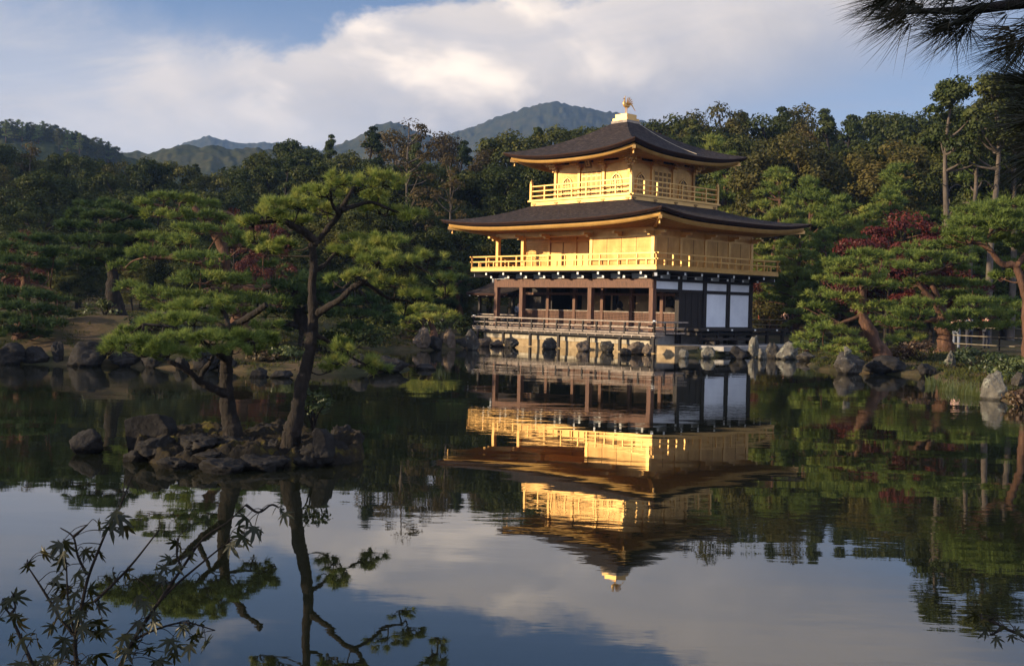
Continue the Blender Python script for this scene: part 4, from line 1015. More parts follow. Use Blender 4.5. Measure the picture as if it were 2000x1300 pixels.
# ------------------------------------------------------------------ islet with its rocks
ic = (on_plane(235, 903)[:2] + on_plane(697, 883)[:2]) / 2 + np.array([.05, .25])
n = 150
uu, vv = np.meshgrid(np.linspace(-1.25, 1.25, n), np.linspace(-1.25, 1.25, n))
ang = np.arctan2(vv, uu); rr = np.hypot(uu, vv) / (1 + .16 * (fbm(np.cos(ang) * 2.2 + 4, np.sin(ang) * 2.2, 2.) - .5) * 2)
ix, iy = ic[0] - .06 + uu * 1.66, ic[1] + vv * 1.2
edge_ = np.clip((1 - rr) / .05, 0, 1); edge_ = edge_ ** .5
rough = fbm(ix * 2.3, iy * 2.3, 7.7, 5) - .5; ridge = 1 - np.abs(fbm(ix * 2.2 + 3, iy * 2.2, 4.4, 5, .6) * 2 - 1)
lump = np.clip(1 - np.hypot(uu - .62, vv - .1) / .5, 0, 1)
iz = .03 * lump * edge_ - .55 * np.clip((rr - 1) * 3, 0, 1) + edge_ * (.15 + .08 * np.clip(1 - rr, 0, 1) + .06 * np.clip(vv, -.5, 1) + .34 * rough + .50 * (ridge - .70) + .10 * (fbm(ix * 7, iy * 7, 2.2, 3) - .5)) - .02
isl = link('islet', mesh_np('islet', np.stack([ix.ravel(), iy.ravel(), iz.ravel()], 1), grid_faces(n, n), True), MT['moss']); tag(isl, kind='structure')
def isl_z(x, y): return float(np.interp(0, [0], [0])) + float(iz[np.clip(int(round((y - ic[1]) / 1.25 / 2.5 * (n - 1) + (n - 1) / 2)), 0, n - 1), np.clip(int(round((x - ic[0]) / 1.72 / 2.5 * (n - 1) + (n - 1) / 2)), 0, n - 1)])
IR = [
 (158, 890, 58, 47, 0, RD, 'round dark stone standing alone in the water left of the islet', 0),
 (300, 893, 76, 46, .12, RG, 'rough grey ridge rock on the left end of the islet', 0), (372, 880, 86, 38, .25, RG, 'jagged grey rock left of the short pine foot', 0),
 (262, 905, 50, 34, 0, RG, 'rock at the left tip of the islet', 0), (335, 921, 74, 34, 0, RD, 'dark shore rock at the front left of the islet', 0),
 (425, 928, 84, 36, 0, RG, 'crumbly brown rock at the middle of the islet front', 0), (505, 922, 96, 40, 0, RD, 'broad dark rock at the front of the islet under the moss', 0),
 (440, 872, 66, 26, .3, RD, 'low dark rock in front of the short pine foot', 0), (510, 850, 74, 26, .35, RG, 'pale topped rock between the two pine feet', 0),
 (532, 884, 58, 34, .2, RG, 'peaked rock with a light crest in front of the leaning pine foot', 0), (480, 870, 40, 22, .28, RG, 'small craggy rock beside the peaked rock', 0),
 (664, 880, 54, 50, .08, RD, 'mossy block at the right tip of the islet', 0),
 (600, 914, 84, 44, 0, RD, 'dark rock under the leaning pine at the islet front', 0), (684, 890, 44, 46, 0, RD, 'small rock sloping into the water at the right tip', 0),
 (650, 902, 62, 44, 0, RD, 'dark shore rock below the upright slab', 0),
 (400, 893, 50, 16, .2, RD, 'flat rock half sunk in the moss', 0), (560, 868, 44, 22, .25, RG, 'lumpy rock at the foot of the leaning pine', 0),
]
for i, (u, v, w, h, z, mt, lab, tl) in enumerate(IR):
    rock(u, v, w * 1.15, h * (1.1 if h > 42 else .8), RD, lab, 900 + i * 11, z0=z * .8 - .02, tilt=tl, cuts=12, craggy=1.25 if i else .5)
def slab_rock(poly, D, thick, mat, label, seed):
    """an angular slab: outline in metres round its foot, thickness and roughness of its own"""
    import bmesh
    P_ = [at(u, v, D) for u, v in poly]; c = np.mean(P_, axis=0); c[2] = P_[0][2]
    bm = bmesh.new(); rng = np.random.RandomState(seed)
    f = [bm.verts.new(tuple(q - c + np.array([0, -thick / 2, 0]) * rng.uniform(.7, 1.1))) for q in P_]; k = [bm.verts.new(tuple((q - c) * np.array([.86, 1, .9]) + np.array([.10, thick / 2, 0]))) for q in P_]
    n_ = len(P_); bm.faces.new(f); bm.faces.new(k[::-1])
    for i in range(n_): bm.faces.new((f[i], k[i], k[(i + 1) % n_], f[(i + 1) % n_]))
    bmesh.ops.recalc_face_normals(bm, faces=bm.faces); bmesh.ops.bevel(bm, geom=bm.edges[:], offset=.02, segments=2, affect='EDGES', profile=.6)
    bmesh.ops.triangulate(bm, faces=bm.faces[:]); bmesh.ops.subdivide_edges(bm, edges=bm.edges[:], cuts=3, use_grid_fill=True)
    for v in bm.verts:
        d = (float(fbm(v.co.x * 6 + seed, v.co.y * 6, v.co.z * 6, 4)) - .5) * .09; v.co += v.co.normalized() * d
    me = bpy.data.meshes.new('rock'); bm.to_mesh(me); bm.free(); o = link('rock', me, mat); o.location = c; return tag(o, label, 'rock')
slab_rock([(258, 888), (249, 818), (264, 812), (290, 804), (320, 808), (334, 834), (330, 888)], 16.2, .34, RD, 'tall tilted dark slab at the back left of the islet', 3)
slab_rock([(616, 892), (611, 842), (619, 834), (634, 844), (640, 866), (642, 892)], 15.0, .18, RD, 'upright slab with a sunlit edge at the right end of the islet', 8)
# ------------------------------------------------------------------ islet pines and the shrub between them
pine('islet_pine', 'tall leaning pine with a dark trunk on the rocky islet', 15.3, [
  ([(565, 856), (580, 790), (596, 715), (606, 660), (616, 612), (610, 545), (612, 475)], .092, .050),
  ([(614, 478), (632, 458), (655, 430), (668, 408), (682, 385), (692, 368, .1)], .046, .024),
  ([(614, 470), (596, 455, -.1), (572, 440, -.2), (550, 430, -.25), (520, 432, -.3), (495, 436, -.35)], .06, .02),
  ([(668, 410), (695, 402, .2), (725, 395, .3), (760, 408, .4), (800, 425, .5)], .035, .014),
  ([(616, 615), (640, 600, -.1), (668, 582, -.25), (688, 562, -.3), (712, 548, -.3), (724, 530, -.3), (745, 512, -.3), (790, 512, -.3), (830, 530, -.35), (868, 556, -.4)], .05, .014),
  ([(690, 560, -.3), (712, 552, -.2), (735, 565, -.1), (760, 580, .1), (800, 588, .2)], .04, .014),
  ([(614, 530), (634, 518, .2), (650, 500, .3), (664, 486, .4)], .04, .015),
  ([(602, 655), (630, 660, .1), (660, 680, .2), (700, 705, .2), (725, 716, .2)], .035, .012),
  ([(664, 420), (650, 395, -.2), (646, 365, -.3)], .03, .014),
  ([(724, 530, -.3), (700, 540, -.7), (672, 560, -1.0)], .03, .012)],
 [(660, 352, 34, 18), (700, 362, 40, 22, .1), (748, 352, 44, 20, .3), (780, 376, 40, 20, .4), (640, 375, 34, 18, -.3), (672, 382, 40, 16, -.4), (728, 384, 36, 16, .5), (800, 420, 34, 14, .5), (745, 412, 40, 14, .6),
  (610, 378, 34, 18, .3), (585, 398, 40, 18, -.2), (548, 402, 40, 20, -.3), (520, 418, 38, 16, -.5), (494, 436, 30, 14, -.35), (560, 430, 36, 15, .2), (530, 452, 40, 17, -.2), (500, 470, 28, 13, -.3), (590, 432, 28, 13, .4), (640, 412, 34, 15, .2),
  (560, 478, 36, 14, .5), (520, 492, 30, 12, .4), (690, 470, 36, 14, .5), (660, 492, 26, 12, .5),
  (720, 478, 44, 18, -.3), (766, 470, 44, 18, -.2), (806, 480, 40, 18, -.4), (838, 500, 32, 16, -.3), (690, 500, 34, 15, -.1), (735, 506, 36, 15, -.6), (780, 512, 44, 16, -.6), (826, 530, 36, 16, -.2), (676, 530, 34, 14, -.8), (655, 548, 26, 12, -.9), (708, 540, 28, 12, -.9), (860, 546, 26, 14, -.4), (870, 575, 24, 13, -.3), (770, 552, 40, 15, .2), (810, 578, 40, 16, .1), (750, 585, 30, 13, .4), (845, 600, 30, 13, .1), (790, 610, 30, 12, .3),
  (650, 668, 28, 12, .2), (680, 682, 36, 16, .1), (712, 706, 34, 15, .2), (660, 706, 30, 12, 0), (735, 722, 26, 12, .3), (640, 722, 22, 10, .1)],
 MT['needle_near'], MT['bark'], L=.088, n=18, w=.0075, dens=330, clump=9, sig=.10, drop=.14, bark_n=18, spread=.50, seed=41, twig=.0085, ry=.95, name_cat='pine tree', dd_amp=.3, pad_h=.95)
pine('islet_pine', 'short spreading pine with low needle pads on the rocky islet', 15.6, [
  ([(455, 842), (447, 790), (444, 740), (444, 700), (450, 668), (448, 640)], .105, .055),
  ([(443, 772), (415, 758, -.2), (390, 745, -.3), (372, 725, -.4), (350, 712, -.5), (330, 704, -.5)], .062, .025),
  ([(446, 705), (428, 690, -.2), (404, 672, -.4), (385, 660, -.5), (340, 640, -.7), (280, 632, -.8)], .05, .016),
  ([(392, 745, -.3), (398, 725, -.2), (412, 708, -.3), (420, 690, -.4)], .04, .02),
  ([(446, 645), (465, 632, -.3), (490, 616, -.5), (508, 604, -.6), (522, 594, -.65)], .05, .036),
  ([(448, 650), (420, 628, .1), (385, 612, .2), (340, 608, .2)], .04, .014), ([(450, 668), (490, 668, .2), (530, 664, .3)], .035, .012),
  ([(448, 640), (440, 615, .2), (425, 598, .2)], .04, .02)],
 [(430, 594, 40, 16, .2), (385, 600, 44, 17, .1), (470, 600, 30, 13, .4), (345, 604, 40, 16, .3), (330, 626, 48, 17, -.4), (380, 628, 44, 16, -.5), (300, 636, 36, 14, .0), (425, 624, 40, 15, -.4), (278, 650, 44, 16, -.7), (238, 652, 36, 15, -.8),
  (250, 672, 46, 17, -1.0), (310, 668, 50, 18, -1.0), (360, 660, 46, 16, -.9), (215, 684, 24, 13, -.9), (275, 690, 44, 14, -1.1), (330, 690, 40, 14, -1.1), (410, 662, 44, 16, -.8), (440, 652, 36, 14, -.6), (470, 660, 42, 16, -.5), (400, 688, 40, 14, -1.0), (452, 682, 36, 13, -.8), (510, 658, 34, 14, .2), (500, 684, 30, 12, .2), (545, 668, 26, 11, .4), (230, 702, 26, 10, -1.0), (520, 636, 34, 13, .6)],
 MT['needle_near'], MT['bark'], L=.088, n=18, w=.0075, dens=330, clump=9, sig=.10, drop=.14, bark_n=18, spread=.52, seed=77, twig=.0085, ry=.95, dd_amp=.3, pad_h=.95)
# leafy sapling behind the leaning trunk
def leaf_clump_obj(parent, name, C, Nn, size, mat, rng, asp=.55):
    V, Fq = leaf_quads(C, Nn, size, rng, asp); return link(name, mesh_np(name, V, Fq), mat, parent)
def shrub(name, label, base, w, h, mat, seed, leaf_s=.05, n=500, stems=5, cat='shrub', group=None, bark=None, dome=True, dep=.8):
    rng = np.random.RandomState(seed); base = np.array(base, float); t = thing(name, label, cat, base, 0, group)
    tips = []; paths = []
    for i in range(stems):
        a = rng.rand() * 6.283; r = rng.uniform(.2, .95); tip = np.array([math.cos(a) * r * w / 2, math.sin(a) * r * w / 2 * dep, h * rng.uniform(.55, .95) * (1 - .35 * r)])
        pth = spline([(0, 0, -.05), tip * np.array([.35, .35, .5]), tip], 4); paths.append((pth, np.linspace(.012 + h * .012, .004 + h * .003, len(pth)))); tips.append(tip)
    tube_obj('stem', paths, bark or MT['bark'], t, 5)
    lumps = []
    m = max(6, n // 60)
    for i in range(m):
        a = rng.rand() * 6.283; el = rng.rand() ** .7 * 1.5; r = .78 * rng.uniform(.75, 1.1)
        lumps.append((math.cos(a) * math.cos(el) * r * w / 2, math.sin(a) * math.cos(el) * r * w / 2 * dep, (.15 + .8 * math.sin(el) * r) * h))
    if not dome: lumps = tips
    lumps = np.array(lumps); k = rng.randint(0, len(lumps), n); d = rng.randn(n, 3); d /= np.linalg.norm(d, axis=1, keepdims=True)
    C = lumps[k] + d * np.array([w * .16, w * .16, h * .17]) * rng.uniform(.5, 1.1, (n, 1)); C[:, 2] = np.abs(C[:, 2])
    Nn = d + rng.randn(n, 3) * .5 + np.array([0, 0, .5]); leaf_clump_obj(t, 'foliage', C, Nn, leaf_s, mat, rng); return t
b = at(612, 838, 15.9)
shrub('sapling', 'thin leafy sapling growing behind the leaning islet pine', b, .75, .62, MT['leaf_bush'], 5, .032, 330, 7, 'sapling', dome=False)
b = at(548, 800, 16.3); b[2] = .25
# ------------------------------------------------------------------ bank pines
NM, ND, BK, BR = MT['needle_mid'], MT['needle_dark'], MT['bark'], MT['bark_red']
# left bank
pine('bank_pine', 'dark tiered pine with a straight trunk on the left bank', 43, [
  ([(228, 632), (224, 590), (218, 540), (212, 490), (205, 440), (200, 405)], .30, .10), ([(212, 500), (250, 475, .5), (275, 462)], .16, .05), ([(214, 510), (170, 490, -.5), (140, 485)], .15, .05), ([(206, 450), (170, 440), (140, 436)], .1, .04), ([(206, 440), (245, 425), (265, 415)], .1, .04)],
 [(176, 400, 28, 9), (205, 398, 30, 9, 1), (238, 408, 34, 10), (165, 418, 34, 10, -1), (262, 420, 26, 9), (200, 422, 40, 10, -1.2), (145, 442, 36, 10), (190, 446, 40, 10, -1.5), (236, 440, 40, 10, .6), (270, 446, 24, 9), (150, 470, 40, 11, -.5), (200, 468, 40, 11, -1.6), (255, 470, 36, 10, .4), (130, 492, 34, 11, 0), (180, 498, 44, 12, -1.5), (235, 496, 40, 11, -1), (270, 500, 26, 9, .5), (150, 512, 40, 10, 1.0), (215, 516, 34, 9, 1)],
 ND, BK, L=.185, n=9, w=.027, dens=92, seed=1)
pine('bank_pine', 'broad sunlit pine directly behind the two islet pines', 37.5, [
  ([(470, 648), (468, 610), (455, 570), (440, 520), (425, 470), (400, 430), (372, 405)], .30, .10), ([(440, 520), (390, 510, -.8), (330, 500, -1), (280, 500, -1)], .17, .05), ([(428, 480), (480, 480, .5), (520, 490, .8)], .13, .05), ([(372, 420), (340, 410), (300, 400)], .09, .04), ([(448, 560), (500, 560), (540, 556)], .15, .05), ([(450, 565), (400, 570, -1), (330, 590, -1.2), (280, 590, -1.2)], .14, .05), ([(400, 430), (430, 415), (455, 420)], .08, .04)],
 [(285, 396, 26, 9), (320, 388, 30, 9), (352, 390, 36, 11), (395, 400, 38, 11, .5), (300, 418, 28, 9, -.5), (345, 420, 36, 11, -1), (400, 424, 40, 11, -.8), (445, 420, 36, 11), (470, 440, 30, 10), (320, 446, 36, 11, -.6), (375, 448, 40, 11, -1.5), (430, 450, 40, 11, -1.4), (300, 466, 32, 10, 0), (350, 472, 40, 11, -2), (410, 474, 44, 12, -2), (470, 476, 40, 12, -1), (515, 486, 34, 11),
  (250, 488, 34, 10), (290, 494, 44, 12, -2), (340, 502, 50, 13, -2.6), (395, 506, 50, 13, -3), (445, 512, 44, 13, -2.6), (495, 515, 40, 12, -2), (535, 520, 30, 11), (240, 522, 30, 11), (285, 530, 48, 13, -2), (340, 540, 54, 14, -2.8), (400, 545, 54, 14, -3), (460, 548, 48, 13, -2.6), (515, 552, 44, 13, -1.8), (550, 565, 30, 11), (258, 560, 32, 11, -1.4), (305, 575, 46, 13, -2.2), (365, 580, 46, 13, -2.6), (430, 580, 50, 13, -2.4), (490, 588, 46, 13, -1.6), (300, 600, 30, 10, -1.5), (545, 592, 30, 11, -.5), (455, 610, 44, 11, -1)],
 NM, BR, L=.185, n=9, w=.027, dens=98, seed=2, drop=.28, ry=.7)
pine('bank_pine', 'dark pine with a bent sunlit branch at the left edge of the photo', 39, [
  ([(28, 690), (36, 650), (48, 600), (52, 560), (50, 520), (58, 480)], .27, .09), ([(50, 545), (30, 535), (5, 545)], .12, .05), ([(52, 560), (85, 560), (110, 570)], .1, .04), ([(52, 590), (20, 600), (-20, 605)], .1, .04)],
 [(60, 466, 36, 10), (90, 472, 26, 9), (25, 482, 36, 10), (75, 490, 40, 10, -1), (105, 500, 24, 9), (10, 505, 36, 10), (50, 512, 40, 10, -1.3), (95, 520, 32, 10), (15, 530, 36, 10, -.8), (60, 545, 30, 9, 1), (30, 572, 44, 11, -1), (85, 580, 40, 11, -1.2), (120, 588, 26, 9), (-10, 590, 40, 11), (45, 600, 46, 11, -1.8), (100, 606, 36, 11, -1), (10, 622, 44, 11, -1.2), (65, 630, 44, 11, -1.8), (110, 632, 26, 10), (30, 648, 40, 10, -1), (80, 652, 30, 9, -.6), (-20, 560, 30, 10), (-40, 620, 40, 11)],
 ND, BR, L=.185, n=9, w=.027, dens=92, seed=3)
pine('bank_pine', 'dark forked pine seen right behind the tall islet pine trunk', 38, [
  ([(600, 690), (596, 650), (584, 615), (578, 580), (585, 545)], .32, .1), ([(590, 640), (560, 632), (540, 636), (515, 640)], .13, .05), ([(584, 610), (620, 590), (660, 570), (700, 560)], .14, .05)],
 [(590, 540, 34, 10), (560, 556, 36, 11), (620, 552, 36, 11, -.8), (590, 566, 40, 11, -1), (650, 565, 36, 11), (690, 560, 34, 11), (560, 585, 34, 11, -.6), (615, 588, 36, 11, -1), (670, 590, 40, 12, -1), (720, 585, 36, 11), (640, 612, 40, 11, -1), (700, 615, 40, 11, -.8), (545, 612, 28, 9), (745, 605, 30, 10), (570, 640, 24, 8), (760, 625, 30, 10), (690, 640, 36, 10)],
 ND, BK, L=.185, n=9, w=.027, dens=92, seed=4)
pine('small_pine', 'little bright pine on the inlet rocks left of the deck', 56, [
  ([(846, 652), (842, 635), (835, 620), (830, 610)], .15, .06), ([(838, 625), (860, 615), (880, 610)], .07, .03), ([(823, 650), (826, 634), (820, 622)], .07, .04)],
 [(800, 612, 20, 7), (822, 604, 24, 8), (850, 606, 24, 8), (800, 626, 22, 7, -.5), (830, 622, 26, 7, -.8), (862, 622, 22, 8), (880, 618, 18, 7), (792, 640, 14, 6)],
 NM, BR, L=.26, n=9, w=.036, dens=60, seed=5)
pine('bank_pine', 'pine with flat green boughs just left of the pavilion porch', 73, [
  ([(905, 655), (900, 620), (895, 585), (888, 550), (880, 520)], .25, .08), ([(895, 590), (870, 580), (850, 582)], .08, .04), ([(890, 555), (910, 545), (925, 540)], .08, .04)],
 [(880, 520, 24, 8), (905, 528, 24, 8), (858, 536, 26, 8), (890, 545, 28, 8, -1), (915, 552, 20, 7), (850, 560, 28, 8), (880, 570, 30, 8, -1), (840, 582, 26, 8), (868, 592, 28, 8, -.6), (845, 605, 22, 8, 1), (890, 600, 26, 8), (815, 570, 26, 8), (800, 590, 22, 8), (890, 625, 24, 8)],
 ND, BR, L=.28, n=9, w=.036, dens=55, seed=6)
# right bank
pine('bank_pine', 'leaning red barked pine with cloud shaped boughs on the right bank', 43.5, [
  ([(1722, 690), (1704, 662), (1690, 630), (1682, 612), (1684, 585), (1684, 560), (1690, 530)], .26, .09), ([(1682, 614), (1668, 620), (1650, 626), (1640, 631)], .09, .05), ([(1684, 580), (1665, 572), (1640, 570)], .08, .03), ([(1686, 555), (1700, 540), (1715, 535)], .07, .03), ([(1684, 585), (1720, 590), (1745, 595)], .07, .03), ([(1700, 655), (1650, 670), (1600, 680)], .06, .03)],
 [(1690, 496, 34, 9), (1650, 500, 36, 9), (1722, 502, 32, 9), (1625, 514, 24, 8), (1668, 514, 40, 9, -1), (1715, 518, 30, 8, -.8), (1640, 530, 32, 9), (1700, 534, 36, 9, .8), (1612, 546, 26, 8), (1650, 552, 36, 10, -1), (1700, 556, 38, 9, -1), (1735, 560, 28, 8), (1600, 574, 28, 9), (1640, 582, 36, 9, -.6), (1595, 600, 34, 9), (1630, 606, 32, 8, -1), (1575, 598, 20, 7), (1720, 596, 34, 9), (1600, 624, 30, 8), (1690, 600, 28, 8, -.6), (1610, 640, 36, 9, -.4), (1645, 648, 28, 8), (1580, 660, 34, 9), (1620, 664, 40, 9, -1), (1560, 656, 22, 7), (1660, 668, 32, 8), (1600, 682, 38, 9, -1), (1640, 686, 34, 9, -.8), (1570, 680, 24, 8), (1680, 682, 26, 8), (1720, 545, 26, 8)],
 NM, BR, L=.185, n=9, w=.027, dens=98, seed=11, drop=.15, ry=.7)
pine('bank_pine', 'wide pine with a thick short trunk behind the reeds on the right bank', 47.5, [
  ([(1846, 688), (1845, 660), (1840, 630), (1832, 590), (1822, 560)], .34, .12), ([(1838, 610), (1815, 580), (1798, 570)], .12, .06), ([(1830, 590), (1790, 545), (1840, 525), (1870, 500)], .1, .05), ([(1840, 625), (1900, 615), (1960, 610)], .12, .05), ([(1840, 625), (1790, 630), (1740, 640)], .1, .04)],
 [(1800, 482, 36, 10), (1840, 478, 36, 10), (1878, 490, 36, 10), (1770, 496, 34, 10), (1820, 500, 44, 11, -1), (1865, 508, 40, 10, -1), (1750, 514, 30, 9), (1790, 522, 40, 10, -1.2), (1840, 526, 40, 10, -1.3), (1885, 528, 30, 9), (1765, 558, 30, 9, .8), (1800, 550, 36, 9, 0), (1850, 552, 40, 10, 0), (1900, 556, 36, 10), (1880, 575, 40, 10, 1), (1820, 575, 30, 9, 1),
  (1800, 592, 44, 11, -1), (1850, 596, 46, 11, -1.6), (1905, 592, 46, 11, -1), (1955, 590, 40, 11), (1990, 600, 30, 10), (1750, 606, 34, 9), (1780, 614, 44, 11, -1.8), (1835, 618, 48, 11, -2), (1890, 616, 48, 11, -1.6), (1945, 614, 44, 11, -1), (1740, 634, 30, 9), (1770, 636, 36, 9, -1.6), (1815, 640, 44, 10, -2), (1860, 640, 40, 9, -1.6), (1910, 636, 44, 10, -.8), (1960, 636, 40, 10), (1720, 624, 22, 8)],
 NM, BR, L=.19, n=9, w=.027, dens=95, seed=12, drop=.15, ry=.7)
pine('bank_pine', 'tall red trunked pine leaning in from the right edge of the photo', 37, [
  ([(2012, 720), (2008, 660), (2002, 600), (1996, 550), (1986, 520), (1962, 515), (1945, 505), (1932, 488), (1925, 474)], .17, .07), ([(1930, 485), (1912, 475), (1895, 474)], .09, .05), ([(1985, 520), (2010, 490), (2030, 470)], .1, .05), ([(1925, 476), (1935, 455), (1950, 440)], .08, .04)],
 [(1940, 402, 36, 11), (1980, 398, 36, 11), (2020, 404, 36, 11), (1905, 412, 34, 11), (1945, 420, 44, 12, -1), (1990, 424, 44, 12, -.8), (1865, 428, 32, 10), (1900, 438, 44, 12, -1), (1955, 442, 44, 12, -1.3), (2000, 448, 40, 12), (1850, 452, 30, 10), (1885, 460, 44, 12, -1.2), (1935, 464, 36, 10, .8), (1980, 468, 40, 11, .6), (1860, 478, 28, 9, .5), (2010, 484, 30, 10), (2000, 520, 30, 10, .8), (1960, 540, 26, 9, 1.2), (2030, 440, 40, 12), (2030, 510, 30, 10)],
 NM, BR, L=.185, n=9, w=.027, dens=98, seed=13)
pine('small_pine', 'knee high clipped pine beside the leaning pine foot', 44.5, [([(1768, 690), (1766, 676), (1762, 664)], .1, .05), ([(1766, 676), (1780, 668), (1784, 664)], .04, .02)],
 [(1745, 662, 18, 7), (1768, 656, 22, 8), (1790, 660, 18, 7), (1760, 668, 22, 7, -.5), (1782, 670, 16, 6)], NM, BK, L=.2, n=9, w=.03, dens=70, seed=14)
# ------------------------------------------------------------------ forest trees: one of each kind, then copies
def lump_leaves(lumps, radii, per, size, rng, flat=.85, up=.25):
    lumps = np.array(lumps); radii = np.array(radii); k = np.repeat(np.arange(len(lumps)), per)
    d = rng.randn(len(k), 3); d /= np.linalg.norm(d, axis=1, keepdims=True); d[:, 2] = np.where((d[:, 2] < -.3) & (rng.rand(len(k)) < .6), -d[:, 2], d[:, 2])
    C = lumps[k] + d * radii[k][:, None] * np.array([1, 1, flat]) * rng.uniform(.55, 1.12, (len(k), 1))
    N_ = d + rng.randn(len(k), 3) * .45 + np.array([0, 0, up]); N_ /= np.linalg.norm(N_, axis=1, keepdims=True)
    return leaf_quads(C, N_, size, rng, .6)
def tree_paths(lumps, h0, H, rng, r=.25, nb=9, lean=.3):
    tr = spline([(0, 0, -.6), (rng.randn() * lean, rng.randn() * lean, H * .35), (rng.randn() * lean, rng.randn() * lean, H * .7), (0, 0, H * .93)], 5)
    ps = [(tr, np.linspace(r, r * .2, len(tr)))]
    br = []
    for i in rng.permutation(len(lumps))[:nb]:
        q = np.array(lumps[i]); j = np.argmin(np.abs(tr[:, 2] - max(h0 * .9, q[2] - .28 * np.hypot(q[0], q[1]) - .6))); a = tr[j]
        br.append((spline([a, (a + q) / 2 + np.array([0, 0, -.15]), q], 4), np.linspace(r * .38, r * .1, 9)))
    return ps, br
def make_tree(name, lumps, radii, per, size, mat, bark, seed, h0, H, r=.25, nb=10, flat=.85, lean=.3, extra=None):
    rng = np.random.RandomState(seed); t = bpy.data.objects.new(name, None); COL.objects.link(t)
    ps, br = tree_paths(lumps, h0, H, rng, r, nb, lean)
    tube_obj('trunk', ps + br + (extra or []), bark, t, 7, .25, seed)
    V, Fq = lump_leaves(lumps, radii, per, size, rng, flat); link('crown', mesh_np('crown', V, Fq), mat, t)
    t['H'] = H; return t
PROTO = {}
def lumps_broad(seed, n=62, rx=3.2, h0=2.2, H=12, r=(.8, 1.35)):
    rng = np.random.RandomState(seed); L_ = []; R_ = []
    for i in range(n):
        a = rng.rand() * 6.283; t = rng.rand() ** .8; z = h0 + (H - h0 - .9) * t; w = rx * np.sqrt(max(.02, 1 - (abs(t - .38) / .66) ** 2.2)) * rng.uniform(.45, 1.0)
        L_.append((math.cos(a) * w, math.sin(a) * w, z)); R_.append(rng.uniform(*r) * (1 - .35 * t))
    L_.append((0, 0, H - .8)); R_.append(.8); return L_, R_
def lumps_conifer(seed, n=70, rx=2.3, h0=1.5, H=14):
    rng = np.random.RandomState(seed); L_ = []; R_ = []
    for i in range(n):
        t = rng.rand() ** .9; z = h0 + (H - h0 - .5) * t; a = rng.rand() * 6.283; w = rx * (1 - t) ** .75 * rng.uniform(.5, 1) + .1
        L_.append((math.cos(a) * w, math.sin(a) * w, z - .18 * w)); R_.append(rng.uniform(.55, .95) * (1 - .55 * t))
    L_.append((0, 0, H - .35)); R_.append(.33); return L_, R_
def lumps_tallpine(seed, H=15):
    rng = np.random.RandomState(seed); L_ = []; R_ = []
    for i in range(26):
        t = rng.rand(); z = H * .66 + H * .32 * t; a = rng.rand() * 6.283; w = 2.0 * (1 - t * .75) * rng.uniform(.3, 1); L_.append((math.cos(a) * w, math.sin(a) * w, z)); R_.append(rng.uniform(.45, .85))
    return L_, R_
for i, (mt, sd_) in enumerate((('leaf_ever', 1), ('leaf_ever', 2), ('leaf_olive', 3), ('leaf_brown', 4), ('leaf_ever', 8))):
    L_, R_ = lumps_broad(sd_, n=(58, 74, 60, 46, 66)[i], rx=(3.4, 3.0, 3.2, 2.7, 3.9)[i]); PROTO['broad%d' % i] = make_tree('broadleaf_tree', L_, R_, (310, 300, 300, 210, 310)[i], (.098, .09, .094, .085, .105)[i], MT[mt], MT['bark_pale'] if i in (2, 3) else BK, sd_, 2.2, 12)
for i, sd_ in enumerate((11, 12)):
    L_, R_ = lumps_conifer(sd_, n=(84, 96)[i], rx=(2.2, 2.8)[i]); PROTO['conif%d' % i] = make_tree('conifer_tree', L_, R_, 220, .082, MT['leaf_conif'], BK, sd_, 1.5, 14, .22, 8, .6)
rng0 = np.random.RandomState(9)
dead = []
for k in range(6):
    a = rng0.rand() * 6.283; z = rng0.uniform(5.5, 10); l = rng0.uniform(.4, 1.0); dead.append((spline([(0, 0, z), (math.cos(a) * l * .5, math.sin(a) * l * .5, z + .25), (math.cos(a) * l, math.sin(a) * l, z + rng0.uniform(-.1, .6))], 4), np.linspace(.04, .015, 9)))
L_, R_ = lumps_tallpine(21); PROTO['tall'] = make_tree('tall_pine_tree', L_, R_, 190, .11, MT['leaf_conif'], MT['bark_pale'], 21, 9, 15, .24, 12, .6, .22, dead)
L_, R_ = lumps_broad(31, 26, 2.4, 6.5, 15, (.5, .8)); PROTO['sparse'] = make_tree('sparse_tree', L_, R_, 75, .10, MT['leaf_brown'], MT['bark_pale'], 31, 3.2, 15, .17, 24, .7, .2, dead)
L_, R_ = lumps_broad(41, 44, 2.5, 1.4, 5.2, (.42, .7)); PROTO['red'] = make_tree('red_maple_tree', L_, R_, 300, .055, MT['leaf_red'], BK, 41, 1.0, 5.2, .13, 14, .5)
L_, R_ = lumps_broad(42, 40, 2.2, 1.4, 5.2, (.38, .62)); PROTO['red2'] = make_tree('red_maple_tree', L_, R_, 260, .055, MT['leaf_red_dim'], BK, 42, 1.0, 5.2, .12, 14, .5)
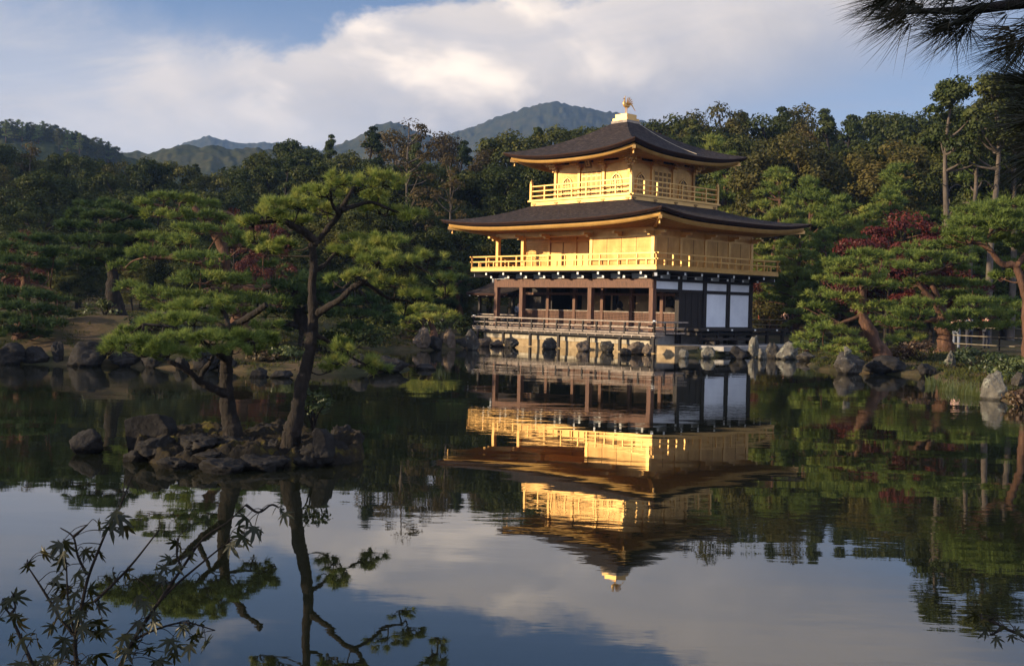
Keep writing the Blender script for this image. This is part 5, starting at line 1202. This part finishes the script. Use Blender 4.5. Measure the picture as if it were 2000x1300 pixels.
# layered pine of the far bank
rngp = np.random.RandomState(51); L_, R_ = [], []
def pine_proto(seed, H=9.0):
    rng = np.random.RandomState(seed); t = bpy.data.objects.new('forest_pine_tree', None); COL.objects.link(t)
    tr = spline([(0, 0, -.6), (.2, .1, H * .35), (-.15, -.1, H * .7), (.05, 0, H * .95)], 5); parts = []; br = []
    for i in range(34):
        tz = .22 + .76 * (i + rng.rand()) / 34; z = H * tz; a = rng.rand() * 6.283; w = 2.9 * (1 - tz) ** .6 * rng.uniform(.35, 1.0); c = np.array([math.cos(a) * w, math.sin(a) * w, z]); rx = rng.uniform(.75, 1.15) * (1.15 - .55 * tz)
        P_, d_, cc = pad_points(c, rx, rx, .26, int(46 * rx * rx * 3.1) + 12, rng); parts.append(tuft_mesh(P_, d_, .30, 8, .045, .55, rng))
        j = np.argmin(np.abs(tr[:, 2] - z + .5)); br.append((spline([tr[j], (tr[j] + c) / 2 + np.array([0, 0, -.1]), c + np.array([0, 0, -.1])], 4), np.linspace(.07, .025, 9)))
    tube_obj('trunk', [(tr, np.linspace(.22, .05, len(tr)))] + br, BR, t, 7, .2, seed); link('crown', join_mesh('crown', parts), NM, t); t['H'] = H; return t
PROTO['pine0'] = pine_proto(61); PROTO['pine1'] = pine_proto(62)
used = set()
def plant(kind, x, y, H, label, group=None, rz=None, wide=1.0, cat='tree', z=None):
    p = PROTO[kind]
    if kind in used: o = copy_tree(p)
    else: o = p; used.add(kind)
    s = H / p['H']
    o.location = (float(x), float(y), float(ground_z(np.array([x]), np.array([y]))[0]) - .05 if z is None else z)
    o.scale = (s * wide, s * wide, s); o.rotation_euler = (0, 0, random.random() * 6.283 if rz is None else rz)
    return tag(o, label, cat, group)
random.seed(4)
SKY = np.array([(-80, 255), (0, 270), (40, 284), (100, 300), (150, 288), (200, 300), (300, 304), (400, 322), (440, 330), (500, 300), (545, 268), (570, 260), (600, 280), (650, 258), (680, 292), (710, 262), (740, 230), (770, 250), (830, 255), (870, 247), (910, 272), (935, 312), (970, 262), (1000, 248), (1050, 242), (1090, 238), (1120, 242), (1180, 242), (1230, 240), (1270, 228), (1310, 210), (1350, 222), (1400, 192), (1430, 196), (1470, 216), (1550, 196), (1600, 206), (1650, 212), (1700, 212), (1760, 217), (1830, 205), (1900, 190), (1960, 165), (2100, 160)], float)
def skyv(u): return np.interp(u, SKY[:, 0], SKY[:, 1])
KN = {'broad0': 'dark rounded evergreen tree', 'broad1': 'dark upright evergreen tree', 'broad2': 'olive tinged broadleaf tree', 'broad3': 'brownish autumn tree', 'broad4': 'broad dark evergreen tree', 'conif0': 'slender dark conifer', 'conif1': 'full dark conifer', 'pine0': 'tiered green pine', 'pine1': 'tiered green pine'}
def zone(u): return 'left of the islet pines' if u < 480 else 'between the islet pines and the pavilion' if u < 900 else 'behind the pavilion' if u < 1500 else 'right of the pavilion'
def forest(u, vtop, D, kinds, row, wide=1.0):
    k = random.choice(kinds); p = at(u, vtop, D); z = float(ground_z(np.array([p[0]]), np.array([p[1]]))[0])
    plant(k, p[0], p[1], max(3, p[2] - z), '%s, forest %s, %s' % (KN[k], row, zone(u)), 'forest trees round the pond', wide=wide)
E_ = ['broad0', 'broad1', 'broad4', 'conif1']; 
u = -70
while u < 2070:
    right = u > 1230
    ks = (E_ + ['conif0', 'conif1', 'broad2']) if right else (E_ + ['broad2', 'broad0'] if u < 680 else ['broad2', 'broad3', 'broad0', 'conif1', 'broad1', 'broad4', 'conif0'])
    if 1300 < u < 1620: ks = ['conif1', 'broad2', 'broad1', 'broad0', 'conif0', 'broad4']
    forest(u, skyv(u) + random.uniform(-3, 10), random.uniform(108, 128), ks, 'top row', random.uniform(.85, 1.15)); u += random.uniform(36, 54)
u = -60
while u < 2070:
    ks = E_ + ['broad2', 'conif0'] if u < 1200 else E_ + ['broad2', 'conif1', 'conif0']
    forest(u, skyv(u) + random.uniform(28, 78), random.uniform(88, 102), ks, 'middle row', random.uniform(.9, 1.2)); u += random.uniform(40, 62)
u = -60
while u < 2070:
    D = random.uniform(72, 82); X = at(u, 400, D)[0]
    if not (-6 < X < 27 and D < 84):
        ks = ['broad0', 'broad4', 'broad1', 'broad4'] if u < 900 else ['conif1', 'broad4', 'pine0', 'pine1', 'broad0']
        forest(u, skyv(u) + random.uniform(105, 165) * (1 if u < 1500 else .9), D, ks, 'front row', random.uniform(1.0, 1.3))
    u += random.uniform(46, 66)
# low dark trees behind the left bank pines and the inlet
for u_, v_, D_ in ((-40, 470, 70), (60, 440, 71), (150, 470, 69), (300, 440, 73), (390, 470, 70), (520, 450, 74), (600, 470, 70), (680, 480, 71), (740, 500, 70), (790, 470, 74), (850, 480, 75), (720, 440, 77), (640, 420, 76), (900, 440, 82), (960, 470, 86), (560, 540, 68), (660, 550, 68), (740, 560, 69), (260, 540, 68), (130, 530, 68), (20, 530, 68), (360, 540, 68), (820, 560, 70), (900, 560, 74), (470, 540, 69)):
    forest(u_, v_, D_, ['broad0', 'broad4', 'broad0'], 'low front row', 1.25)
# taller pines right of the pavilion
for u_, v_, D_ in ((1460, 318, 90), (1520, 330, 84), (1590, 345, 76), (1640, 380, 74), (1500, 400, 88), (1560, 430, 72), (1610, 450, 68), (1530, 470, 80), (1690, 400, 72), (1660, 470, 62), (1520, 540, 84), (1560, 560, 70), (1420, 300, 92), (1390, 270, 100)):
    forest(u_, v_, D_, ['pine0', 'pine1'], 'pine belt', 1.05)
# single trees that stand out
def single(kind, u, vtop, D, label, wide=1.0, cat='tree'):
    p = at(u, vtop, D); z = float(ground_z(np.array([p[0]]), np.array([p[1]]))[0]); plant(kind, p[0], p[1], max(2, p[2] - z), label, None, wide=wide, cat=cat)
single('tall', 1862, 142, 66, 'tall bare trunked pine rising above the right forest edge, the left one of two'); single('tall', 1945, 134, 64, 'tall pale trunked pine reaching up behind the overhanging branch'); single('tall', 1905, 205, 70, 'thin bare trunk pine between the two tall pines')
single('tall', 1990, 150, 70, 'tall pine nearly hidden by the overhanging needles')
single('sparse', 800, 222, 86, 'thin half bare tree with a pale trunk standing against the mountain', 1.0); single('sparse', 880, 290, 84, 'half bare brown tree just left of the roof', .9); single('sparse', 1560, 235, 92, 'pale stemmed half bare tree right of the pavilion roof', .8); single('sparse', 60, 240 + 30, 112, 'half bare tree at the left forest skyline')
single('red', 1772, 388, 58, 'red maple glowing behind the right bank pines', 1.0, 'maple tree'); single('red2', 1830, 430, 60, 'smaller dark red maple at the right of the red maple', 1.0, 'maple tree'); single('red', 1735, 452, 57, 'low red maple spray left of the red maple', 1.0, 'maple tree')
single('red2', 455, 386, 62, 'dull red maple behind the broad sunlit pine', .5, 'maple tree'); single('red2', 46, 432, 58, 'dim red maple behind the leftmost pine', .6, 'maple tree'); single('red2', 1276, 228, 104, 'reddish tree top peeping over the roof right of the phoenix', 1.0, 'maple tree'); single('red', 1530, 462, 86, 'red leaved maple just beyond the end of the lower roof', .8, 'maple tree'); single('red2', 528, 405, 66, 'orange red maple tip left of the tall islet pine', .6, 'maple tree'); single('red2', 1480, 540, 88, 'dark red bush maple behind the balcony end', 1.2, 'maple tree')
single('broad2', 1745, 268, 84, 'rounded olive tree crown below the skyline at the right', 1.2); single('pine0', 1740, 372, 70, 'green pine between the red maple and the pavilion')
# small trees along the crest of the left hill
us = np.arange(-20, 232, 8.0)
for u_ in us:
    D_ = 352 + random.uniform(-8, 8); v_ = np.interp(u_, [-40, 40, 100, 150, 190, 235], [236, 243, 250, 262, 278, 296]) - random.uniform(2, 11); p = at(u_, v_, D_)
    Hh = random.uniform(5.5, 8.5); plant(random.choice(['broad1', 'pine0', 'broad0', 'pine1']), p[0], p[1], Hh, 'small tree on the crest of the distant left hill', 'trees on the distant left hill', z=float(p[2] - Hh))
# trees just outside the left edge, whose shade falls on the near shore
plant('broad4', -13.5, -2.2, 10.5, 'evergreen tree on the near shore outside the left edge'); plant('broad0', -12.5, .4, 9.5, 'second evergreen tree on the near shore outside the left edge')
for k_ in list(PROTO):
    if k_ not in used:
        for c_ in list(PROTO[k_].children): bpy.data.objects.remove(c_)
        bpy.data.objects.remove(PROTO[k_])
# ------------------------------------------------------------------ bushes, reeds, fences
def gp(u, v, D):
    p = at(u, v, D); p[2] = float(ground_z(np.array([p[0]]), np.array([p[1]]))[0]); return p
BUSH = [(1800, 700, 43.5, 2.6, .9, 'leaf_heath', 'brownish low bush right of the long dark boulder'), (1762, 690, 44, 1.6, .6, 'leaf_heath', 'brown heath cushion at the leaning pine foot'), (1900, 700, 42, 2.4, .8, 'leaf_bush', 'dark green bush under the wide pine'), (1950, 715, 36, 2.4, .9, 'leaf_bush', 'leafy bush above the large lichen rock'), (1990, 740, 33, 2.0, .9, 'leaf_bush', 'bush at the right photo edge above the water'), (1990, 790, 28, 1.0, .5, 'leaf_heath', 'rusty low plant right of the large lichen rock'),
 (1700, 700, 45, 1.6, .5, 'leaf_bush', 'small green cushion behind the big boulder'), (1580, 690, 56, 2.2, .8, 'leaf_bush', 'green cushion on the shore below the drooping boughs'), (1500, 640, 76, 3.0, 2.2, 'leaf_olive', 'thin yellowish bush in front of the far bamboo rail'), (1480, 600, 78, 4, 3.4, 'leaf_brown', 'brown leaved bush beside the pavilion end wall'), (1540, 610, 80, 5, 3.6, 'leaf_ever', 'dark bush behind the far bamboo rail'),
 (205, 632, 43, 2.0, .7, 'leaf_bush', 'clipped cushion bush at the left bank pine foot'), (300, 640, 40, 2.6, .8, 'leaf_bush', 'dark cushion bush on the tan bank'), (560, 690, 36.5, 1.6, .45, 'leaf_bush', 'bright grassy cushion behind the leaning trunk'), (520, 700, 36, 1.2, .4, 'leaf_heath', 'brown cushion plant on the bank behind the islet'), (690, 660, 50, 3.4, 1.5, 'leaf_ever', 'dark bush at the mouth of the inlet'), (640, 690, 38, 2.2, .9, 'leaf_ever', 'dark low bush on the bank right of the leaning trunk'), (860, 630, 60, 2.6, 1.6, 'leaf_bush', 'green bush behind the inlet rocks'), (920, 640, 67, 2.4, 1.6, 'leaf_ever', 'dark bush beside the deck end'), (780, 640, 57, 3, 1.4, 'leaf_ever', 'dark bush left of the little bright pine'), (100, 660, 41, 2.4, .7, 'leaf_ever', 'dark bush behind the upright left boulder'), (720, 640, 54, 4, 1.6, 'leaf_ever', 'dark bush at the back of the inlet')]
for i, (u_, v_, D_, w_, h_, mt, lab) in enumerate(BUSH):
    shrub('bush', lab, gp(u_, v_, D_), w_, h_, MT[mt], 300 + i, .055 if D_ < 50 else .085, 900 if w_ < 3 else 1500, 7, 'bush')
rngr = np.random.RandomState(8)
def reeds(label, u0, u1, v, hgt, n, z=-.05):
    a = on_plane(u0, v); b_ = on_plane(u1, v); c = (a + b_) / 2; t = rngr.rand(n, 1); P0_ = a + (b_ - a) * t + np.stack([rngr.randn(n) * .06, rngr.rand(n) * .55, 0 * t[:, 0]], 1) - c; P0_[:, 2] = z
    ln = hgt * rngr.uniform(.5, 1.1, (n, 1)); lean = rngr.randn(n, 3) * np.array([.16, .16, 0]) ; tip = P0_ + np.array([0, 0, 1.]) * ln + lean * ln * 1.6; mid_ = P0_ + np.array([0, 0, .6]) * ln + lean * ln * .5
    s = np.array([.016, 0, 0]); V = np.stack([P0_ - s, P0_ + s, mid_ + s * .8, mid_ - s * .8, tip], 1).reshape(-1, 3); k = np.arange(n)[:, None] * 5
    o = link('reed_tuft', mesh_np('reed_tuft', V, [k + np.array([[3, 2, 4]]), k + np.array([[0, 1, 2, 3]])]), MT['reed']); o.location = c; return tag(o, label, 'reeds', 'reed tufts at the right shore')
reeds('yellow green reed tuft left of the standing rock', 1812, 1842, 752, .36, 50); reeds('reed tuft in front of the light standing rock', 1850, 1874, 764, .42, 50); reeds('tallest reed tuft right of the standing rock', 1884, 1912, 772, .46, 60); reeds('short reed tuft left of the large lichen rock', 1914, 1930, 776, .3, 30)
def ground_cover():
    rng = np.random.RandomState(17); n = 60000
    x = rng.uniform(-26, 19, n); y = rng.uniform(27, 66, n); d = pond_dist(x, y); k = (d > .15) & (d < 13) & (fbm(x * .5, y * .5, 3.) > .40)
    x, y = x[k], y[k]; n = len(x); z = ground_z(x, y); P_ = np.repeat(np.stack([x, y, z - .01], 1), 4, 0) + np.concatenate([rng.randn(n * 4, 2) * .07, np.zeros((n * 4, 1))], 1)
    h = rng.uniform(.03, .15, (len(P_), 1)) * (.5 + np.repeat(fbm(x * .8, y * .8, 9.), 4)[:, None]); t = P_ + np.array([0, 0, 1.]) * h + rng.randn(len(P_), 3) * np.array([.06, .06, 0]); a = rng.rand(len(P_)) * 6.283; s = np.stack([np.cos(a), np.sin(a), 0 * a], 1) * .022
    V = np.stack([P_ - s, P_ + s, t], 1).reshape(-1, 3); o = link('ground_cover', mesh_np('ground_cover', V, np.arange(len(V)).reshape(-1, 3)), MT['cover']); tag(o, kind='stuff')
MT['cover'] = leaf('bank_ground_cover', [(.25, (.022, .030, .010)), (.5, (.050, .055, .018)), (.68, (.10, .075, .03)), (.85, (.15, .085, .04))], .8, .2, .5, .1, .0)
ground_cover()
def bamboo_fence(label, pts, hs, post_every=2.0, r=.032):
    c = pts[0].copy(); t = thing('bamboo_fence', label, 'fence', c); a, b_ = pts
    for h in hs:
        q = spline([a - c + (0, 0, h), (a + b_) / 2 - c + (0, 0, h - .01), b_ - c + (0, 0, h)], 4); tube_obj('rail', [(q, r * .8)], MT['bamboo'], t, 7)
    n_ = int(np.linalg.norm(b_ - a) / post_every)
    for i in range(n_ + 1):
        q = a + (b_ - a) * i / n_ - c; tube_obj('post', [(np.array([q + (0, .06, -.4), q + (0, .06, max(hs) + .08)]), r)], MT['bark'], t, 7)
MT['bamboo'] = surf('bamboo_rail', [(.3, (.10, .08, .055)), (.7, (.20, .165, .115))], 3, .6, 0, .1)
a = gp(1856, 684, 51); b_ = gp(2060, 690, 46); a[2] = b_[2] = .72; bamboo_fence('bamboo rail fence behind the wide right pine', (a, b_), (.25, .62, 1.0))
a = gp(1440, 640, 76); b_ = gp(1640, 650, 72); a[2] = b_[2] = .60; bamboo_fence('far bamboo rail fence beyond the pavilion terrace', (a, b_), (.35, .75, 1.1), 2.4)
# ------------------------------------------------------------------ visitors in the distance
def person(loc, rz, top, legs, label, h=1.66, hold=True):
    t = thing('person', label, 'person', loc, rz); s = h / 1.7
    J = dict(pel=(0, 0, .95), lum=(0, .01, 1.12), chest=(0, .0, 1.32), neck=(0, -.01, 1.47), head0=(0, -.02, 1.56), head1=(0, -.015, 1.67))
    for k, x in (('l', -1), ('r', 1)):
        J.update({k + 'hip': (.10 * x, 0, .92), k + 'kn': (.11 * x, -.03, .50), k + 'an': (.11 * x, .02, .09), k + 'toe': (.12 * x, -.16, .04), k + 'sh': (.19 * x, 0, 1.40), k + 'el': (.25 * x, .02, 1.12), k + 'wr': (.20 * x, -.18, 1.02 if hold else .86), k + 'ha': (.16 * x, -.26, 1.04 if hold else .78)})
    def skin(name, edges, radii, mat):
        names = []; 
        for e in edges:
            for q in e:
                if q not in names: names.append(q)
        me = bpy.data.meshes.new(name); me.from_pydata([tuple(c * s for c in J[q]) for q in names], [(names.index(a), names.index(b)) for a, b in edges], [])
        o = bpy.data.objects.new(name, me); COL.objects.link(o); o.modifiers.new('skin', 'SKIN'); sm = o.modifiers.new('sub', 'SUBSURF'); sm.levels = 2; sm.render_levels = 2
        for i, q in enumerate(names):
            r = radii.get(q, radii.get(q[1:], .05)) * s; me.skin_vertices[0].data[i].radius = (r, r)
        me.skin_vertices[0].data[names.index('pel' if 'pel' in names else names[0])].use_root = True
        dg = bpy.context.evaluated_depsgraph_get(); ev = bpy.data.meshes.new_from_object(o.evaluated_get(dg)); o.modifiers.clear(); o.data = ev; ev.materials.clear(); ev.materials.append(mat); o.parent = t
        for p_ in ev.polygons: p_.use_smooth = True
        return o
    core = [('pel', 'lum'), ('lum', 'chest'), ('chest', 'neck'), ('neck', 'head0'), ('head0', 'head1')]; arms = [e for k in 'lr' for e in (('chest', k + 'sh'), (k + 'sh', k + 'el'), (k + 'el', k + 'wr'), (k + 'wr', k + 'ha'))]; lg = [e for k in 'lr' for e in (('pel', k + 'hip'), (k + 'hip', k + 'kn'), (k + 'kn', k + 'an'), (k + 'an', k + 'toe'))]
    skin('body', core + arms + lg, dict(pel=.12, lum=.115, chest=.13, neck=.055, head0=.085, head1=.085, hip=.085, kn=.055, an=.04, toe=.035, sh=.06, el=.042, wr=.032, ha=.035), MT['skin'])
    skin('jacket', [('pel', 'lum'), ('lum', 'chest')] + [e for k in 'lr' for e in (('chest', k + 'sh'), (k + 'sh', k + 'el'), (k + 'el', k + 'wr'))], dict(pel=.15, lum=.14, chest=.155, sh=.078, el=.06, wr=.048), top)
    skin('trousers', lg, dict(pel=.138, hip=.105, kn=.075, an=.06, toe=.05), legs)
    V = ICO4[0] * np.array([.098, .105, .10]) * s; V = V + np.array([0, .012, 1.645]) * s; link('hair', mesh_np('hair', V[:], ICO4[1], True), MT['wood_dark'], t); return t
MT['skin'] = surf('skin', [(.3, (.42, .25, .17)), (.7, (.50, .31, .22))], 4, .6, 0, 0)
cl = lambda n_, c: surf(n_, [(.3, tuple(q * .8 for q in c)), (.7, c)], 8, .9, 0, .1)
MT['c_pink'], MT['c_dark'], MT['c_red'], MT['c_grey'] = cl('pink_cloth', (.62, .36, .30)), cl('dark_cloth', (.03, .03, .04)), cl('red_cloth', (.35, .08, .06)), cl('grey_cloth', (.16, .17, .20))
def pp(u, D): p = at(u, 650, D); p[2] = float(ground_z(np.array([p[0]]), np.array([p[1]]))[0]) - .02; return p
person(pp(1868, 53.5), 2.6, MT['c_pink'], MT['c_grey'], 'visitor in a pale pink top standing behind the right bamboo fence')
person(pp(1893, 54.5), 3.4, MT['c_grey'], MT['c_dark'], 'visitor in a grey top beside the one in pink'); person(pp(1926, 55), 2.2, MT['c_red'], MT['c_dark'], 'visitor in a reddish top behind the right bamboo fence')
person(pp(1486, 77.5), .6, MT['c_red'], MT['c_dark'], 'visitor in red behind the far bamboo rail, left one'); person(pp(1532, 77), -.4, MT['c_pink'], MT['c_dark'], 'visitor in a light top behind the far bamboo rail')
person(pp(1011, 84), .2, MT['c_grey'], MT['c_dark'], 'visitor in grey seen through the open west end of the hall')
# ------------------------------------------------------------------ near shore: maple saplings, grass, overhanging pine
LA = [-118, -80, -42, 0, 42, 80, 118]; LL = [.42, .72, .95, 1.08, .95, .72, .42]
def leaf_shape():
    pts = []
    for i, (a, l) in enumerate(zip(LA, LL)):
        a = R(a); pts += [(a - .24, l * .42), (a - .17, l * .66), (a, l), (a + .17, l * .66), (a + .24, l * .42)]
        if i < 6: pts.append((R((LA[i] + LA[i + 1]) / 2), .34))
    V = [(0, 0, 0)] + [(math.sin(a) * r, math.cos(a) * r, 0) for a, r in pts]
    F_ = [(0, i + 1, i) for i in range(1, len(pts))]; F_.append((0, 1, len(pts))); return np.array(V), np.array(F_)
LV, LF = leaf_shape()
def maple(name, label, D, stems, leaves, seed, size=.036):
    rng = np.random.RandomState(seed); W3 = lambda q: at(q[0], q[1], D + (q[2] if len(q) > 2 else 0)); base = W3(stems[0][0]); base[2] = .62
    t = thing(name, label, 'sapling', base); ps = []
    for i, st in enumerate(stems):
        wp = spline([W3(q) for q in st], 5) - base
        if i == 0: wp = np.vstack([[0, 0, -.1], wp[0] * .55 + np.array([.01, 0, 0]), wp])
        ps.append((wp, np.linspace(.0065 if i == 0 else .0042, .0016, len(wp))))
    S = np.concatenate([p[0] for p in ps]); parts = []; pet = []
    for q in leaves:
        c = at(q[0], q[1], D + rng.uniform(-.22, .22)) - base; a = S[np.argmin(np.linalg.norm(S - c, axis=1))]
        pet.append((spline([a, (a + c) / 2 + np.array([0, 0, .012]), c], 3), np.linspace(.0013, .0008, 7)))
        out = c - a; out[2] = 0; out = out / (np.linalg.norm(out) + 1e-6) + rng.randn(3) * .5
        fw = out * .8 + np.array([0, 0, -.75 + rng.randn() * .35]); fw /= np.linalg.norm(fw)
        nr = np.cross(fw, np.cross(np.array([rng.randn() * .5, -.75, .8]), fw)); nr /= np.linalg.norm(nr); sd3 = np.cross(fw, nr)
        V = LV.copy() * size * rng.uniform(.75, 1.25); r2_ = (V[:, 0] ** 2 + V[:, 1] ** 2) / size; V[:, 2] = -r2_ * rng.uniform(.1, .5) + np.abs(V[:, 0]) * rng.uniform(-.1, .35)
        parts.append((c + V[:, :1] * sd3 + V[:, 1:2] * fw + V[:, 2:] * nr, LF))
    tube_obj('stem', ps, MT['bark'], t, 6); tube_obj('leaf_stalks', pet, MT['bark'], t, 4); link('foliage', join_mesh('foliage', parts), MT['leaf_maple'], t)
def around(pts, k, sp_, seed):
    rng = np.random.RandomState(seed); return [(x + rng.randn() * sp_, y + rng.randn() * sp_) for x, y in pts for _ in range(k)]
maple('maple_sapling', 'young maple sapling with one tall stem at the lower left', 2.75, [
  [(150, 1300), (147, 1251), (160, 1180), (172, 1128), (190, 1080), (209, 1035), (234, 989), (258, 930)], [(148, 1250), (134, 1180), (131, 1140), (130, 1100)], [(108, 1190), (80, 1145), (52, 1102)], [(170, 1122), (152, 1085), (143, 1048), (118, 1030)], [(143, 1048), (171, 1024)], [(185, 1174), (250, 1110), (311, 1034)], [(146, 1240), (115, 1205), (105, 1185)]],
 [(225, 1000), (232, 1008), (218, 1018), (192, 1022), (214, 1030), (246, 1028), (262, 945), (245, 940), (55, 1100), (88, 1078), (95, 1085), (118, 1062), (128, 1058), (180, 1080), (196, 1078), (165, 1075)] + around([(105, 1090), (125, 1085), (120, 1120), (150, 1122), (112, 1152), (135, 1155), (170, 1150), (185, 1165), (120, 1190), (145, 1195), (168, 1195), (112, 1222), (150, 1215), (178, 1222), (165, 1240), (195, 1218), (140, 1268), (155, 1282), (110, 1285), (185, 1275), (85, 1290), (125, 1255)], 2, 9, 3) + [(220, 1118), (245, 1115)], 21)
maple('maple_sapling', 'small maple sapling with few leaves in the lower left corner', 2.6, [[(75, 1330), (60, 1290), (36, 1235), (20, 1200), (3, 1180)], [(20, 1200), (30, 1185), (25, 1170)]],
 [(24, 1170), (30, 1200), (34, 1212), (20, 1246), (44, 1246), (60, 1240), (-2, 1208), (72, 1248), (8, 1175), (28, 1165), (90, 1300), (40, 1295)], 22)
maple('maple_sapling', 'arching maple sapling with reddish leaves right of the tall stemmed one', 2.9, [
  [(225, 1320), (260, 1250), (311, 1174), (355, 1110), (397, 1051), (443, 1020), (480, 985)], [(311, 1174), (345, 1140), (400, 1094), (455, 1050)], [(480, 985), (505, 1000), (530, 985), (545, 990)], [(260, 1250), (300, 1230), (360, 1215), (420, 1230)], [(355, 1110), (345, 1080), (350, 1045)]],
 [(345, 1058), (352, 1066), (472, 1046), (480, 1010), (497, 1030), (450, 1062), (540, 988), (556, 1002), (548, 995), (404, 1018), (430, 1028), (252, 1120)] + around([(300, 1110), (340, 1095), (375, 1082), (285, 1170), (330, 1120), (310, 1200), (270, 1218), (300, 1215), (245, 1240), (262, 1242), (292, 1262), (330, 1238), (362, 1222), (400, 1228), (372, 1240), (345, 1268), (300, 1290), (270, 1290), (386, 1262), (240, 1270)], 2, 9, 5) + [(480, 1055), (465, 1030), (510, 1040)], 23)
# twig at the right edge
maple('maple_twig', 'thin maple twig with narrow leaves at the lower right edge', 2.4, [[(2060, 1320), (2010, 1250), (1960, 1225), (1930, 1205)], [(1960, 1225), (1935, 1240)], [(1950, 1218), (1915, 1205)]], [(1905, 1200), (1918, 1212), (1936, 1198), (1925, 1230), (1945, 1245), (1962, 1222), (1975, 1240), (1985, 1232)], 29, .022)
rngg = np.random.RandomState(12)
n = 120; gpos = np.stack([rngg.uniform(-1.35, -.2, n), rngg.uniform(2.2, 2.5, n), np.full(n, .6)], 1); hgt = rngg.uniform(.25, .62, (n, 1)); ln = rngg.randn(n, 3) * np.array([.12, .12, 0]); s = np.array([.0022, 0, 0])
tip = gpos + np.array([0, 0, 1.]) * hgt + ln; md = gpos + np.array([0, 0, .55]) * hgt + ln * .3; V = np.stack([gpos - s, gpos + s, md + s, md - s, tip], 1).reshape(-1, 3); k = np.arange(n)[:, None] * 5
o = link('grass', mesh_np('grass', V, [k + np.array([[3, 2, 4]]), k + np.array([[0, 1, 2, 3]])]), MT['grass']); tag(o, kind='stuff')
# overhanging pine: trunk stands outside the right edge
def overhang():
    rng = np.random.RandomState(33); base = np.array([2.5, 1.9, .5]); t = thing('overhanging_pine', 'near pine reaching in from the upper right with long dark needles', 'pine tree', base)
    tr = spline([(0, 0, -.3), (.05, .1, 1.5), (-.1, .15, 3.0), (.1, .1, 5.0)], 5); tube_obj('trunk', [(tr, np.linspace(.16, .09, len(tr)))], BK, t, 10, .3)
    Wd = lambda u, v, d: at(u, v, d) - base
    br = [[(tr[9]), Wd(2158, -20, 2.3), Wd(2068, -5, 2.3), Wd(1968, 10, 2.35), Wd(1888, 20, 2.35), Wd(1808, 22, 2.4), Wd(1766, 25, 2.4)],
          [Wd(2068, -5, 2.3), Wd(1968, -20, 2.2), Wd(1868, -28, 2.2), Wd(1798, -24, 2.2), Wd(1743, -18, 2.2)], [Wd(2068, -5, 2.3), Wd(2048, 35, 2.2), Wd(2018, 65, 2.2), Wd(1993, 78, 2.2)],
          [Wd(1908, 18, 2.35), Wd(1888, 40, 2.4), Wd(1858, 48, 2.4)], [(tr[7]), Wd(2188, 190, 1.9), Wd(2118, 210, 1.85), Wd(2048, 228, 1.85)], [Wd(2118, 210, 1.85), Wd(2088, 250, 1.8), Wd(2043, 285, 1.8)], [Wd(2118, 210, 1.85), Wd(2083, 185, 1.9), Wd(2038, 172, 1.9)]]
    ps = []; parts = []
    for i, b in enumerate(br):
        p = spline(b, 6); ps.append((p, np.linspace(.018 if i in (0, 4) else .009, .004, len(p))))
        q = p[len(p) // 2 - (3 if i else 0):] if i in (0, 4) else p
        q = np.concatenate([q, (q[1:] + q[:-1]) / 2]); T = np.gradient(p, axis=0); d = np.array([T[np.argmin(np.linalg.norm(p - x, axis=1))] for x in q]); d /= np.linalg.norm(d, axis=1, keepdims=True)
        nq = 1; q = q[::2] if i not in (1, 2) else q[rng.rand(len(q)) < .7]; d = d[:0]; d = np.array([T[np.argmin(np.linalg.norm(p - x, axis=1))] for x in q]); d /= np.linalg.norm(d, axis=1, keepdims=True)
        P_ = np.repeat(q, nq, 0) + rng.randn(len(q) * nq, 3) * .012; d = np.repeat(d, nq, 0) * .9 + np.array([-.1, 0, -.22]) + rng.randn(len(P_), 3) * .22
        parts.append(tuft_mesh(P_, d, .12, 15 if i < 4 else 22, .0021, .36, rng, .2)); parts.append(tuft_mesh(p[-1:] + rng.randn(3, 3) * .006, np.repeat((p[-1:] - p[-2:-1]) / np.linalg.norm(p[-1] - p[-2]), 3, 0), .12, 24, .0021, .42, rng, .2))
    tube_obj('branch', ps, BK, t, 6, .3); link('needles', join_mesh('needles', parts), MT['needle_dim'], t)
overhang()
# ------------------------------------------------------------------ air between here and the far hills
def haze():
    m, nt, N, L = mat_new('haze_air'); out = N('ShaderNodeOutputMaterial'); v = N('ShaderNodeVolumePrincipled'); L(v.outputs[0], out.inputs['Volume'])
    v.inputs['Color'].default_value = (.34, .55, 1.0, 1); v.inputs['Density'].default_value = HAZE; v.inputs['Anisotropy'].default_value = .2
    mb = MB(); mb.box(-900, 900, -60, 2250, -8, 305); o = mb.build('haze', m); tag(o, kind='stuff')
HAZE = .00018
if HAZE: haze()
bpy.context.view_layer.update()
for o in bpy.data.objects:
    if 'H' in o.keys(): del o['H']
